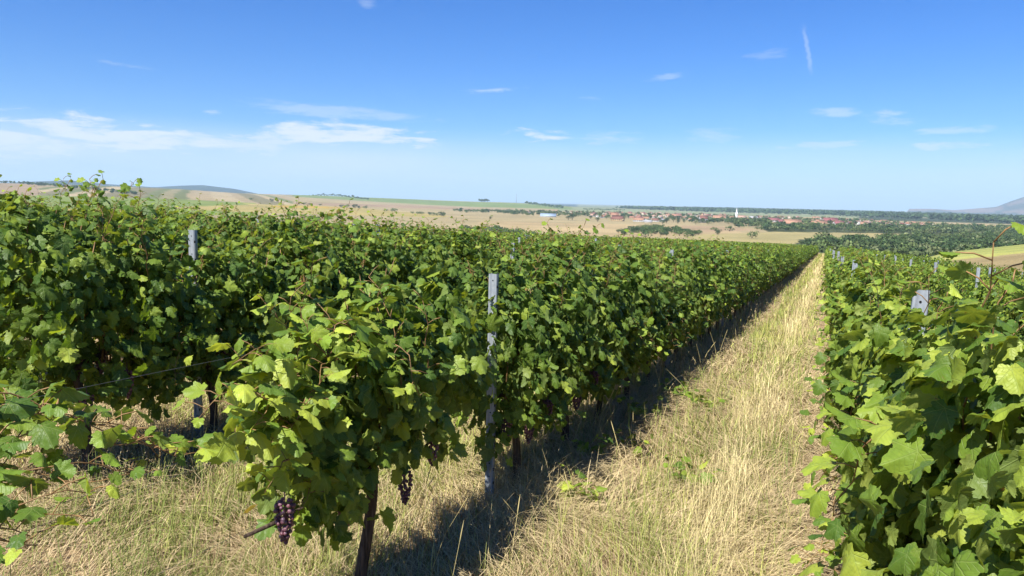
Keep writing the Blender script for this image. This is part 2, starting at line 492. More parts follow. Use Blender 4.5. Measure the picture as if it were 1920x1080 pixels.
def build_ground():
    a = np.concatenate([np.arange(-180, -84, 3.0), np.arange(-84, -62, 1.0), np.arange(-62, 17, .2), np.arange(17, 40, 1.0), np.arange(40, 180, 3.0)])
    rr = [0.35]
    while rr[-1] < 40000: rr.append(rr[-1] * (1.055 if rr[-1] < 150 else 1.018 if rr[-1] < 6500 else 1.035))
    rr = np.array(rr); na, nr = len(a), len(rr)
    A, R = np.meshgrid(np.radians(a), rr)
    x = (R * np.sin(A)).ravel(); y = (R * np.cos(A)).ravel()
    z = terrain(x, y)
    V = np.concatenate([np.stack([x, y, z], 1), [[0, 0, T1(0, 0)]]])
    i, j = np.meshgrid(np.arange(nr - 1), np.arange(na), indexing='ij')
    j2 = (j + 1) % na
    Q = np.stack([i * na + j, (i + 1) * na + j, (i + 1) * na + j2, i * na + j2], -1).reshape(-1, 4)[:, ::-1]
    jj = np.arange(na)
    Tm = np.stack([np.full(na, nr * na), jj, (jj + 1) % na], 1)[:, ::-1]
    C = np.concatenate([ground_colour(x, y), [[.28, .2, .12]]])
    o = link('ground', mk_mesh('ground', V, [Q, Tm], [M_GROUND], C, smooth=True))
    tag(o, kind='structure')
build_ground()

# ------------------------------------------------------------------ vine leaves
def leaf_template(detail):
    half = [(0.0, .0), (.07, -.15), (.20, -.22), (.37, -.18), (.50, -.05), (.54, .06), (.44, .16), (.54, .27), (.62, .45), (.52, .55), (.37, .58), (.36, .69), (.27, .83), (.13, .92), (0, 1.04)]
    if detail == 0:
        half = [(0, 0), (.3, -.2), (.52, .08), (.56, .44), (.40, .66), (.2, .9), (0, 1.0)]
    if detail == 2:
        pts = []
        for i in range(len(half) - 1):
            p, q = np.array(half[i]), np.array(half[i + 1]); m = (p + q) / 2
            n = np.array([q[1] - p[1], -(q[0] - p[0])]); n = n / (np.linalg.norm(n) + 1e-9)
            if n[0] * m[0] + n[1] * (m[1] - .3) < 0: n = -n
            pts += [tuple(p), tuple(m + n * (-.03 if i % 2 else .036))]
        half = pts + [half[-1]]
    h = np.array(half)
    left = h[1:-1][::-1] * np.array([-1, 1])
    out = np.concatenate([h, left])
    n = len(out); c = np.array([[0, .22]])
    if detail == 2:
        mid = c + (out - c) * .55
        P = np.concatenate([c, mid, out])
        i = np.arange(n); j = (i + 1) % n
        return P, [np.stack([0 * i, 1 + i, 1 + j], 1), np.stack([1 + i, 1 + n + i, 1 + n + j, 1 + j], 1)]
    P = np.concatenate([c, out]); i = np.arange(n); j = (i + 1) % n
    return P, [np.stack([0 * i, 1 + i, 1 + j], 1)]
TPL = {0: leaf_template(0), 1: leaf_template(1), 2: leaf_template(2)}
TPL[-1] = (np.array([(0, -.1), (.5, .15), (.28, .75), (0, 1.), (-.28, .75), (-.5, .15)]), [np.array([(0, 1, 2, 3), (0, 3, 4, 5)])])

def unit(v): return v / (np.linalg.norm(v, axis=-1, keepdims=True) + 1e-9)

GREENS = np.array([(.034, .078, .014), (.052, .106, .016), (.082, .144, .019), (.120, .190, .023), (.18, .25, .032), (.25, .31, .045)])

def leaf_tint(g, n, light=0.0):
    w = np.clip(g.beta(1.7, 2.2 - light * 1.2, n) + light * .18, 0, .999)
    f = w * (len(GREENS) - 1); i = f.astype(int); t = (f - i)[:, None]
    c = GREENS[i] * (1 - t) + GREENS[np.minimum(i + 1, len(GREENS) - 1)] * t
    c = c * g.uniform(.85, 1.15, (n, 1))
    y = g.random(n) < .0008
    c[y] = np.array((.40, .34, .03)); b = g.random(n) < .002; c[b] = (.22, .12, .05)
    return c

def leaves(g, P, N, Mr, size, detail, tint):
    """P position, N blade normal, Mr midrib direction, size blade length"""
    tp, fc = TPL[detail]; K = len(tp); n = len(P)
    N = unit(N); Mr = unit(Mr - N * np.sum(Mr * N, 1)[:, None]); Sd = np.cross(Mr, N)
    a, b = tp[:, 0][None], tp[:, 1][None]
    fold = g.uniform(-.15, .75, (n, 1)); droop = g.uniform(-.15, .7, (n, 1)); tw = g.normal(0, .32, (n, 1))
    ang = np.arctan2(tp[:, 0], tp[:, 1] + .02)[None]; rad = np.hypot(tp[:, 0], tp[:, 1])[None]
    z = -fold * np.abs(a) ** 1.25 - droop * np.clip(b - .1, 0, 2) ** 2 * .8 + tw * a * b
    if detail >= 1: z = z + .06 * rad * np.cos(ang * 7.2 + g.uniform(-.3, .3, (n, 1))) + .03 * rad * np.sin(9 * a + 6 * b + g.uniform(0, 6, (n, 1)))
    s = size[:, None, None]
    ax = g.uniform(.88, 1.14, (n, 1)) * a * (1 - .28 * np.abs(fold))
    V = P[:, None] + s * (ax[..., None] * Sd[:, None] + (b + 0 * ax)[..., None] * Mr[:, None] + z[..., None] * N[:, None])
    off = (np.arange(n) * K)[:, None, None]
    Fs = [(f[None] + off).reshape(-1, f.shape[1]) for f in fc]
    C = np.repeat(tint, K, 0); L = np.tile(tp, (n, 1))
    return V.reshape(-1, 3), Fs, C, L

class LeafBag:
    def __init__(self, detail): self.d = detail; self.P = []; self.N = []; self.M = []; self.S = []; self.C = []
    def add(self, P, N, M, s, c): self.P.append(P); self.N.append(N); self.M.append(M); self.S.append(s); self.C.append(c)
    def arrays(self, g):
        return leaves(g, np.concatenate(self.P), np.concatenate(self.N), np.concatenate(self.M), np.concatenate(self.S), self.d, np.concatenate(self.C))
    def mesh(self, name, g, mat):
        V, Fs, C, L = self.arrays(g)
        return mk_mesh(name, V, Fs, [mat], C, L, smooth=True)

def hedge_leaves(g, bag, n, y0, y1, h0, h1, wd, size, light=0.0, up=(.05, .7)):
    y = g.uniform(y0, y1, n); q = g.beta(1.15, 1.0, n)
    lump = .12 * np.sin(y * 7 + g.uniform(0, 6)) + .08 * np.sin(y * 15 + g.uniform(0, 6))
    top = h1 + lump; low = h0 + .16 * np.sin(y * 6.3 + g.uniform(0, 6)) * g.random(n)
    z = low + (top - low) * q
    prof = (.62 + .38 * np.sin(np.clip(q * 1.08, 0, 1) * pi)) * (1 - .3 * np.clip(q - .85, 0, 1) / .15)
    sgn = np.where(g.random(n) < .5, -1, 1)
    lat = np.clip(g.beta(1.7, 1.05, n), 0, 1)
    sd = float(g.uniform(0, 50))
    swell = vnoise(y + sd, z + 3 * sgn, 4.2, 5, 2)
    x = sgn * lat * wd * prof * (.62 + .85 * swell) + g.normal(0, .045, n) + .05 * np.sin(y * 9 + z * 8)
    gap = vnoise(y + 2 * sd, z - 2 * sgn, 7.0, 15, 2) < .33                  # thin places in the wall of leaves
    x = np.where(gap, x * .35, x)
    P = np.stack([x, y, z], 1)
    out = np.stack([sgn * (.35 + lat), g.normal(0, .55, n), up[0] + g.random(n) * up[1] + 1.2 * np.clip(q - .8, 0, .2) / .2], 1) + g.normal(0, .60, (n, 3))
    M = np.stack([sgn * g.uniform(0, .7, n), g.normal(0, .75, n), -.75 + g.normal(0, .5, n)], 1)
    s = g.uniform(size[0], size[1], n) * (1 - .25 * (q > .9))
    bag.add(P, out, M, s, leaf_tint(g, n, light))

def shoot(g, bag, wood, pts, step=.065, size=(.07, .12), light=.35, r0=.0032, side=None):
    """a cane with alternate leaves on petioles"""
    pts = np.asarray(pts, float)
    t = np.linspace(0, 1, len(pts)); d = np.concatenate([[0], np.cumsum(np.linalg.norm(np.diff(pts, axis=0), axis=1))]); Ln = d[-1]
    m = max(4, int(Ln / .05)); uu = np.linspace(0, Ln, m)
    c = np.stack([np.interp(uu, d, pts[:, i]) for i in range(3)], 1)
    for _ in range(3): c[1:-1] = (c[:-2] + 2 * c[1:-1] + c[2:]) / 4
    c = c + .008 * np.stack([np.sin(uu * 31), np.cos(uu * 27), np.sin(uu * 23)], 1) * (uu > .05)[:, None]
    if wood is not None: wood.tube(c, np.linspace(r0, r0 * .35, m), 5)
    n = max(2, int(Ln / step)); u = np.linspace(.08 * Ln, Ln, n)
    B = np.stack([np.interp(u, uu, c[:, i]) for i in range(3)], 1)
    tg = unit(np.stack([np.interp(np.minimum(u + .03, Ln), uu, c[:, i]) - np.interp(np.maximum(u - .03, 0), uu, c[:, i]) for i in range(3)], 1))
    sd = unit(np.cross(tg, [0, 0, 1.0]) + 1e-4)
    alt = np.where(np.arange(n) % 2, 1, -1)[:, None]
    pd = unit(sd * alt * .9 + np.array([0, 0, .45]) + tg * .35 + g.normal(0, .25, (n, 3)))
    ln = g.uniform(.035, .085, n)[:, None]
    sz = g.uniform(size[0], size[1], n) * (1 - .55 * (u / Ln) ** 3)
    E = B + pd * ln
    if wood is not None:
        for b, e in zip(B, E): wood.tube([b, (b + e) / 2 + [0, 0, .006], e], .0016, 4)
    N = unit(pd * .35 + np.array([0, 0, .8]) + g.normal(0, .45, (n, 3)))
    M = unit(pd * .8 + np.array([0, 0, -.75]) + g.normal(0, .25, (n, 3)))
    tint = leaf_tint(g, n, light) * (1 + .35 * (u / Ln)[:, None] ** 2 * np.array([.7, .7, .3]))
    bag.add(E, N, M, sz, tint)

def trunk_mb(g, ht=.62, arms=(.46, .46), thick=.024):
    w = MB()
    zz = np.linspace(-.06, ht, 12); ph = g.uniform(0, 6)
    p = np.stack([.02 * np.sin(zz * 6 + ph), .025 * np.cos(zz * 5 + ph * 2), zz], 1)
    w.tube(p, thick * (1.25 - .35 * np.linspace(0, 1, 12) + .13 * g.random(12)), 9)
    w.tube([p[-2], p[-1], p[-1] + [0, 0, .03]], [thick * 1.1, thick * 1.35, thick * .6], 8)
    for s, L in zip((1, -1), arms):
        n = 8; t = np.linspace(0, 1, n)
        a = np.stack([p[-1][0] + .02 * np.sin(t * 7 + ph), p[-1][1] + s * L * t, p[-1][2] + .05 * np.sin(t * 2.5) + .012 * np.sin(t * 17)], 1)
        w.tube(a, np.linspace(thick * .8, thick * .42, n), 7)
    return w

def make_cluster(seed, nb=74, L=.17, R=.043):
    g = np.random.default_rng(seed)
    # one berry: small uv sphere
    nu, nv = 8, 5
    V = [(0, 0, 1)]
    for i in range(1, nv):
        for j in range(nu): V.append((sin(pi * i / nv) * cos(2 * pi * j / nu), sin(pi * i / nv) * sin(2 * pi * j / nu), cos(pi * i / nv)))
    V.append((0, 0, -1)); V = np.array(V)
    Q = [(1 + i * nu + j, 1 + (i + 1) * nu + j, 1 + (i + 1) * nu + (j + 1) % nu, 1 + i * nu + (j + 1) % nu) for i in range(nv - 2) for j in range(nu)]
    Tt = [(0, 1 + j, 1 + (j + 1) % nu) for j in range(nu)] + [(len(V) - 1, 1 + (nv - 2) * nu + (j + 1) % nu, 1 + (nv - 2) * nu + j) for j in range(nu)]
    b = MB()
    for i in range(nb):
        t = (i + .5) / nb; rr = R * (1 - t) ** .55 * (.55 + .45 * min(1, t * 6)); w = i * 2.39996 + g.normal(0, .25)
        c = np.array([rr * cos(w), rr * sin(w), -.02 - t * L]) + g.normal(0, .003, 3)
        b.add(V * g.uniform(.0072, .0092) + c, Q + Tt)
    b.tube([(0, 0, .03), (.002, 0, -.03), (0, 0, -L * .6)], .0022, 5)
    return b.mesh('grape_cluster', [M_GRAPE], True)
CLUSTERS = [make_cluster(s, n, L, R) for s, n, L, R in ((1, 70, .13, .033), (2, 56, .10, .030), (3, 84, .155, .036))]

def vine_meshes(seed, detail, nleaf, h0=.40, h1=1.38, wd=.29, ntop=7, nside=4, light=0.0, size=(.040, .092)):
    g = np.random.default_rng(seed)
    bag = LeafBag(detail); can = MB()
    hedge_leaves(g, bag, nleaf, -.56, .56, h0, h1, wd, size, light)
    for i in range(9):                                     # upright canes inside the hedge
        y = g.uniform(-.45, .45); x = g.normal(0, .08)
        can.tube([(0, y, .62), (x * .6, y + g.normal(0, .05), .95), (x, y + g.normal(0, .09), h1 - .05)], [.006, .0045, .003], 5)
    for i in range(ntop):
        y = g.uniform(-.5, .5); x = g.normal(0, .1); e = g.uniform(.08, .32); dx, dy = g.normal(0, .14, 2)
        shoot(g, bag, can, [(x, y, h1 - .25), (x + dx * .4, y + dy * .5, h1 + e * .5), (x + dx, y + dy, h1 + e)], .036, (.05, .085), light - .1)
    for i in range(nside):
        y = g.uniform(-.5, .5); s = 1 if g.random() < .5 else -1; z = g.uniform(.7, 1.25); o = g.uniform(.3, .5)
        shoot(g, bag, can, [(s * .12, y, z), (s * o * .75, y + g.normal(0, .12), z + .08), (s * o, y + g.normal(0, .2), z - g.uniform(.1, .3))], .045, (.05, .09), light + .15)
    return (trunk_mb(g).mesh('trunk', [M_BARK], True), can.mesh('canes', [M_CANE], True), bag.mesh('foliage', g, M_LEAF if detail == 2 else M_LEAF_FAR))

def make_vine(meshes, g, ncl):
    root = bpy.data.objects.new('grapevine', None); COL.objects.link(root)
    root.empty_display_size = .2
    link('trunk', meshes[0], root); link('canes', meshes[1], root); link('foliage', meshes[2], root)
    for i in range(ncl):
        s = 1 if g.random() < .5 else -1
        link('grape_cluster', CLUSTERS[int(g.integers(3))], root, (s * g.uniform(.05, .22), g.uniform(-.45, .45), g.uniform(.50, .74)), g.uniform(0, 6))
    return root

ROW = 2.18
X1, XR = -1.85, 0.33
ROWS = {}                                                  # row number -> x; 1 = left of the path, 0 = right of the path
for kx in range(-4, 15): ROWS[kx] = XR - ROW * kx
Y_END = 164.0

PROTO_NEAR = [make_vine(vine_meshes(100 + i, 2, 2000, size=(.036, .086)), np.random.default_rng(i), 4) for i in range(4)]
PROTO_NEAR_R = [make_vine(vine_meshes(140 + i, 2, 2450, .34, 1.41, .25, 3, 2, .6, (.036, .085)), np.random.default_rng(40 + i), 2) for i in range(3)]
PROTO_MID = [make_vine(vine_meshes(200 + i, 1, 1800, size=(.034, .080)), np.random.default_rng(10 + i), 3) for i in range(5)]
PROTO_MID_R = [make_vine(vine_meshes(240 + i, 1, 1800, .42, 1.24, .26, 3, 2, .45, (.034, .080)), np.random.default_rng(20 + i), 0) for i in range(4)]
PROTO_HERO = [make_vine(vine_meshes(300, 2, 1350, .58, 1.30, .20, 9, 3, .25, (.036, .09)), np.random.default_rng(70), 3)]
_used = set()

def put_vine(protos, g, x, y, sc=1.0, rz=None):
    p = protos[int(g.integers(len(protos)))]
    if p.name in _used: o = copy_tree(p)
    else: o = p; _used.add(p.name)
    o.location = (x, y, T1(x, y)); o.rotation_euler = (0, 0, (0 if g.random() < .5 else pi) if rz is None else rz); o.scale = (sc, 1.0, sc)
    return o

ROW_TXT = {1: 'left of the path', 0: 'right of the path', 2: 'second left of the path', 3: 'third left of the path', 4: 'fourth left of the path',
           5: 'fifth left of the path', 6: 'sixth left of the path', -1: 'second right of the path', -2: 'third right of the path'}
ORD = ['first', 'second', 'third', 'fourth', 'fifth', 'sixth', 'seventh', 'eighth', 'ninth', 'tenth', 'eleventh', 'twelfth']

def frame_ok(x, y, pad=3.0):
    az = degrees(atan2(x, y)); return -57.7 - pad * 60 / (10 + math.hypot(x, y)) * .5 < az < 11.7 + pad * 60 / (10 + math.hypot(x, y)) * .5

vines = []
for kx, x in ROWS.items():
    y = 2.72 if kx == 1 else (1.85 if kx == 0 else .35 + (kx % 3) * .3)
    while y < Y_END:
        if not (kx == 1 and 3.2 < y < 4.0) and frame_ok(x, y) and y > .3:
            # rows on the left are seen only where no nearer row hides them
            vis = math.hypot(x, y) * (1.0 if kx in (0, 1) else 1.5 + .12 * abs(kx) if kx > 0 else 1.6)
            vines.append((vis, kx, x, y))
        y += (1.74 if (kx == 1 and y < 3) else 1.0)
vines.sort()
N_IND = 296
gv = np.random.default_rng(77)
count_row = {}
for i, (vis, kx, x, y) in enumerate(vines[:N_IND]):
    d = math.hypot(x, y); sc = float(gv.uniform(.93, 1.07)) * (.93 if kx < 0 else 1.0)
    near = d < 11.5
    if kx <= 0: o = put_vine(PROTO_NEAR_R if near else PROTO_MID_R, gv, x + (.10 if kx == 0 else 0), y, sc)
    elif kx == 1 and y < 3: o = put_vine(PROTO_HERO, gv, x, y, 1.0)
    else: o = put_vine(PROTO_NEAR if near else PROTO_MID, gv, x, y, sc)
    if kx == 1 and 4 < y < 5: o.scale = (1.0, .78, 1.0)
    nrow = count_row[kx] = count_row.get(kx, 0) + 1
    txt = ROW_TXT.get(kx, 'far out on the left' if kx > 0 else 'far out on the right')
    grp = 'grapevines in the row ' + txt
    if kx == 1 and nrow == 1: lab = 'nearest grapevine left of the grass path, standing before the tall grey post'
    elif kx in (0, 1, 2) and nrow <= 12: lab = '%s grapevine from the near end of the row %s' % (ORD[nrow - 1], txt)
    else: lab = 'leafy green grapevine farther down the row ' + txt
    tag(o, lab, 'grapevine', grp)
    if kx == 1 and nrow == 1: HERO = o
    if kx == 0 and 2.4 < y < 3.5: POST_VINE = o

# the remaining vines of the far rows: one mass
def far_vines(rest):
    g = np.random.default_rng(5)
    bags = []; wood = MB()
    V, Fq, C, off = [], [], [], 0
    P, N, M, Sz, Cc = [], [], [], [], []
    for vis, kx, x, y in rest:
        d = math.hypot(x, y); z0 = T1(x, y)
        n = int(np.clip(18000 / d, 100, 740)); s = float(np.clip(.066 + .0011 * d, .09, .26))
        b = LeafBag(-1)
        hedge_leaves(g, b, n, -.56, .56, .45, (1.40 if kx > 0 else 1.24) + g.normal(0, .05), .29, (s * .75, s * 1.15), .12 if kx > 0 else .4)
        for j in range(4):
            q = g.uniform(-.5, .5); e = g.uniform(.15, .42); m = 6
            pts = np.stack([g.normal(0, .05, m), q + g.normal(0, .05, m), 1.35 + e * np.linspace(0, 1, m)], 1)
            b.add(pts, g.normal(0, 1, (m, 3)) + [0, 0, .6], g.normal(0, .6, (m, 3)) - [0, 0, .7], g.uniform(.07, .12, m) * max(1, s / .14), leaf_tint(g, m, .3))
        for q in b.P: P.append(q + np.array([x, y, z0]))
        N += b.N; M += b.M; Sz += b.S; Cc += b.C
        if d < 45: wood.tube([(x, y, z0 - .05), (x + .02, y, z0 + .35), (x, y, z0 + .65)], [.033, .026, .03], 6)
    V, Fs, C, L = leaves(g, np.concatenate(P), np.concatenate(N), np.concatenate(M), np.concatenate(Sz), -1, np.concatenate(Cc))
    o = link('grapevines', mk_mesh('far_grapevines', V, Fs, [M_LEAF_FAR], C))
    tag(o, 'mass of green grapevine rows filling the slope behind the nearest rows', 'grapevines', kind='stuff')
    if wood.n: link('trunks', wood.mesh('far_trunks', [M_BARK]), o)
far_vines(vines[N_IND:])

# loose shoots of the nearest vine, reaching left along its wires (drawn in the vine's own frame)
def hero_shoots():
    g = np.random.default_rng(31)
    o0 = Vector(HERO.location)
    HERO.rotation_euler = (0, 0, 0); HERO.scale = (1, 1, 1)
    bag = LeafBag(2); can = MB()
    def pts(*l): return [at_x(px, py, X1 + dx) - np.array(o0) for px, py, dx in l]
    L = [((600, 800, .0), (520, 690, .05), (480, 640, .1), (440, 680, .12)), ((640, 760, .0), (560, 640, -.1), (500, 570, -.1)), ((620, 820, 0), (540, 800, .1), (450, 830, .1), (330, 860, .1)),
         ((600, 780, .0), (480, 740, .15), (420, 720, .2), (370, 790, .2)), ((640, 900, 0), (560, 850, .1), (510, 880, .15), (500, 920, .15)), ((660, 720, 0), (560, 700, -.05), (470, 700, -.05)),
         ((650, 700, .05), (590, 650, .1), (570, 600, .1)), ((640, 850, 0), (590, 880, .12), (560, 960, .14)), ((680, 640, .0), (640, 600, .1), (600, 640, .15)),
         ((560, 760, .1), (520, 780, .15), (500, 840, .15)), ((560, 700, .1), (500, 740, .12), (480, 800, .12)), ((600, 720, .12), (560, 760, .2), (540, 830, .2)), ((650, 660, 0), (600, 690, .15), (580, 760, .2))]
    hedge_leaves(g, bag, 620, .45, 1.10, .76, 1.34, .15, (.040, .09))
    for l in L: shoot(g, bag, can, pts(*l), .04, (.065, .12), .8, .0035)
    link('foliage', bag.mesh('loose_foliage', g, M_LEAF), HERO); link('canes', can.mesh('loose_canes', [M_CANE], True), HERO)
    c = link('grape_cluster', CLUSTERS[2], HERO, at_x(533, 928, X1 + .12) - np.array(o0)); c['label'] = 'sunlit purple grape cluster hanging lowest'
    w = MB(); w.tube(pts((620, 925, 0), (525, 976, 0), (459, 1006, 0)), [.011, .009, .007], 7); link('old_arm', w.mesh('old_arm', [M_BARK], True), HERO)
hero_shoots()

# a vine just outside the frame on the left whose long canes trail into view
def trailing_vine():
    g = np.random.default_rng(64)
    y0 = .25; o0 = np.array([X1, y0, T1(X1, y0)])
    root = bpy.data.objects.new('grapevine', None); COL.objects.link(root); root.location = o0
    link('trunk', trunk_mb(g, .5, (.3, .4)).mesh('trunk', [M_BARK], True), root)
    bag = LeafBag(2); can = MB()
    def pts(*l): return [np.array([0, .3, .6])] + [at_x(px, py, X1 + dx) - o0 for px, py, dx in l]
    for l in (((-40, 760, 0), (100, 765, .1), (230, 800, .15), (330, 850, .2)), ((-60, 880, .1), (60, 880, .2), (170, 868, .25), (250, 880, .25)), ((-60, 960, .2), (40, 955, .3), (110, 950, .35), (170, 975, .35)),
              ((-60, 780, -.1), (40, 760, -.1), (120, 790, -.1)), ((60, 780, .1), (180, 830, .2), (290, 830, .2), (300, 860, .2)), ((-80, 1000, .2), (0, 975, .3), (60, 1000, .35))):
        for rpt in range(2):
            shoot(g, bag, can, [q + g.normal(0, .035, 3) * rpt for q in pts(*l)], .045, (.048, .088), .05, .0036)
    link('canes', can.mesh('canes', [M_CANE], True), root); link('foliage', bag.mesh('foliage', g, M_LEAF), root)
    tag(root, 'grapevine at the left edge trailing long leafy canes low over dry grass', 'grapevine', 'grapevines in the row left of the path')
trailing_vine()

# stray low shoots of the right row leaning over the path
def right_strays():
    g = np.random.default_rng(12)
    for o in [o for o in COL.objects if o.name.startswith('grapevine') and o.get('group') == 'grapevines in the row right of the path' and o.location.y < 12]:
        bag = LeafBag(2); can = MB(); o.rotation_euler = (0, 0, 0)
        for j in range(2):
            y = g.uniform(-.4, .4); z = g.uniform(.25, .75)
            shoot(g, bag, can, [(0, y, z + .15), (-.2, y + g.normal(0, .1), z + .1), (-.34 - .12 * g.random(), y + g.normal(0, .15), z - .08)], .05, (.05, .085), .3)
        link('foliage', bag.mesh('low_foliage', g, M_LEAF), o); link('canes', can.mesh('low_canes', [M_CANE], True), o)
right_strays()

def cover_post():
    g = np.random.default_rng(90); bag = LeafBag(2)
    hedge_leaves(g, bag, 260, -.62, -.02, .8, 1.47, .16, (.045, .092), .5)
    POST_VINE.rotation_euler = (0, 0, 0)
    link('foliage', bag.mesh('fill_foliage', g, M_LEAF), POST_VINE, (-.13, .05, 0))
cover_post()

# ------------------------------------------------------------------ posts and wires
def post_mesh(h):
    b = MB()
    w, d, t = .026, .034, .003
    prof = [(-w, d), (-w, 0), (-w * .55, 0), (-w * .45, .006), (w * .45, .006), (w * .55, 0), (w, 0), (w, d), (w - .010, d), (w - .010, d - t), (w - t, d - t), (w - t, t), (w * .5, t + .001), (w * .4, .006 + t), (-w * .4, .006 + t), (-w * .5, t + .001), (-w + t, t), (-w + t, d - t), (-w + .010, d - t), (-w + .010, d)]
    n = len(prof)
    V = [(x, y, -.3) for x, y in prof] + [(x, y, h) for x, y in prof]
    b.add(V, [(i, (i + 1) % n, n + (i + 1) % n, n + i) for i in range(n)][::1])
    z = h - .04; k = 0
    while z > .1:                                          # punched holes and hook notches
        m = 8
        for cx, rr in ((0, .0045),):
            ring = [(cx + rr * cos(2 * pi * j / m), .0045, z + rr * sin(2 * pi * j / m)) for j in range(m)]
            b.add(ring, [tuple(range(m))], m=1)
        for s in (-1, 1):
            b.box((s * w - .004, .004, z - .045), (s * w + .004, .014, z - .03), m=1)
        z -= .085 if k % 2 else .12; k += 1
    return b.mesh('post_profile', [M_STEEL, M_HOLE])
POST = post_mesh(1.45)
gp = np.random.default_rng(3)
posts = []
for kx, x in ROWS.items():
    y = {1: 4.06, 0: 3.03}.get(kx, 3.95 - .06 * kx); x = x - (.065 if kx == 0 else 0)
    i = 0
    while y < 150 and kx < 10:
        d = math.hypot(x, y)
        if frame_ok(x, y, .3): posts.append((d, kx, x, y, i)); i += 1
        y += 5.667
posts.sort()
for d, kx, x, y, i in posts[:150]:
    o = link('vineyard_post', POST, None, (x, y, T1(x, y)), float(gp.normal(0, .08)))
    o.scale = (1, 1, float(gp.uniform(.97, 1.04)) * (1.10 if kx == 0 else 1.06 if kx < 0 else 1.03 if kx == 2 else 1.08 if kx > 2 else 1.0 if i == 0 else 1.06))
    o.rotation_euler = (float(gp.normal(0, .018)), float(gp.normal(0, .018)), float(gp.normal(0, .08)))
    txt = ROW_TXT.get(kx, 'far out on the left' if kx > 0 else 'far out on the right')
    if i == 0 and kx == 1: lab = 'tall grey steel post standing clear beside the nearest vine left of the path'; o.rotation_euler = (0, 0, 0)
    elif i == 0 and kx == 0: lab = 'wide grey steel post top rising from the leaves right of the path'; o.rotation_euler = (0, .04, .0)
    elif i < 5: lab = '%s grey steel post from the near end of the row %s' % (ORD[i], txt)
    else: lab = 'small grey steel post far down the row ' + txt
    tag(o, lab, 'post', 'steel posts in the row ' + txt)

def wire(x, h, y0, y1, label, dx=0):
    ys = np.arange(y0, y1, .7); g = np.random.default_rng(int(h * 100))
    zs = terrain(np.full(len(ys), x), ys); zs = np.convolve(np.pad(zs, 3, 'edge'), np.ones(7) / 7, 'valid')
    b = MB(); b.tube(np.stack([np.full(len(ys), x + dx), ys, zs + h - .012 * np.abs(np.sin((ys - 4.06) * pi / 5.667))], 1), .0006, 5)
    tag(link('trellis_wire', b.mesh('trellis_wire', [M_WIRE])), label, 'wire', 'trellis wires of the row left of the grass path')
wire(X1, .60, .3, 40, 'lowest thin trellis wire carrying the vines left of the path', -.03)
wire(X1, .90, .3, 40, 'middle thin trellis wire through the vines left of the path', -.03)
wire(X1, .97, .3, 40, 'thin trellis wire just above the middle one left of the path', .04)
wire(X1, 1.25, .3, 40, 'uppermost thin trellis wire near the post tops left of the path', -.03)

# ------------------------------------------------------------------ grass
STRAW = np.array((.62, .53, .25)); DRY = np.array((.40, .305, .175)); BROWN = np.array((.22, .15, .085)); GRN = np.array((.17, .225, .055)); YGR = np.array((.46, .46, .13)); PALE = np.array((.72, .64, .34))

def blades(name, P, Hd, ht, lean, width, col, nseg):
    """P base, Hd heading, ht length, lean 0 upright .. 1 lying"""
    n = len(P); h = np.stack([np.cos(Hd), np.sin(Hd), 0 * Hd], 1); sd = np.stack([-np.sin(Hd), np.cos(Hd), 0 * Hd], 1)
    rows = []
    for s in range(nseg + 1):
        t = s / nseg
        a = lean * (.35 + .9 * t) * (pi / 2)               # bends over along its length
        fx = ht * t * np.sin(np.minimum(a, 1.62)); fz = ht * t * np.cos(np.minimum(a, 1.62)) ** 1.0
        fz = np.maximum(fz, .006)
        c = P + h * fx[:, None] + np.array([0, 0, 1.0]) * fz[:, None]
        w = (width * (1 - .75 * t))[:, None] * .5
        rows += [c - sd * w, c + sd * w] if s < nseg else [c]
    K = 2 * nseg + 1
    V = np.stack(rows, 1).reshape(-1, 3); off = (np.arange(n) * K)[:, None]
    Q = [np.array([2 * s, 2 * s + 1, 2 * s + 3, 2 * s + 2])[None] + off for s in range(nseg - 1)]
    Tt = np.array([2 * nseg - 2, 2 * nseg - 1, 2 * nseg])[None] + off
    shade = np.repeat(col, K, 0)
    return V, ([np.concatenate(Q)] if Q else []) + [Tt], shade

def scatter(g, x0, x1, y0, y1, dens):
    n = int((x1 - x0) * (y1 - y0) * dens)
    return g.uniform(x0, x1, n), g.uniform(y0, y1, n)

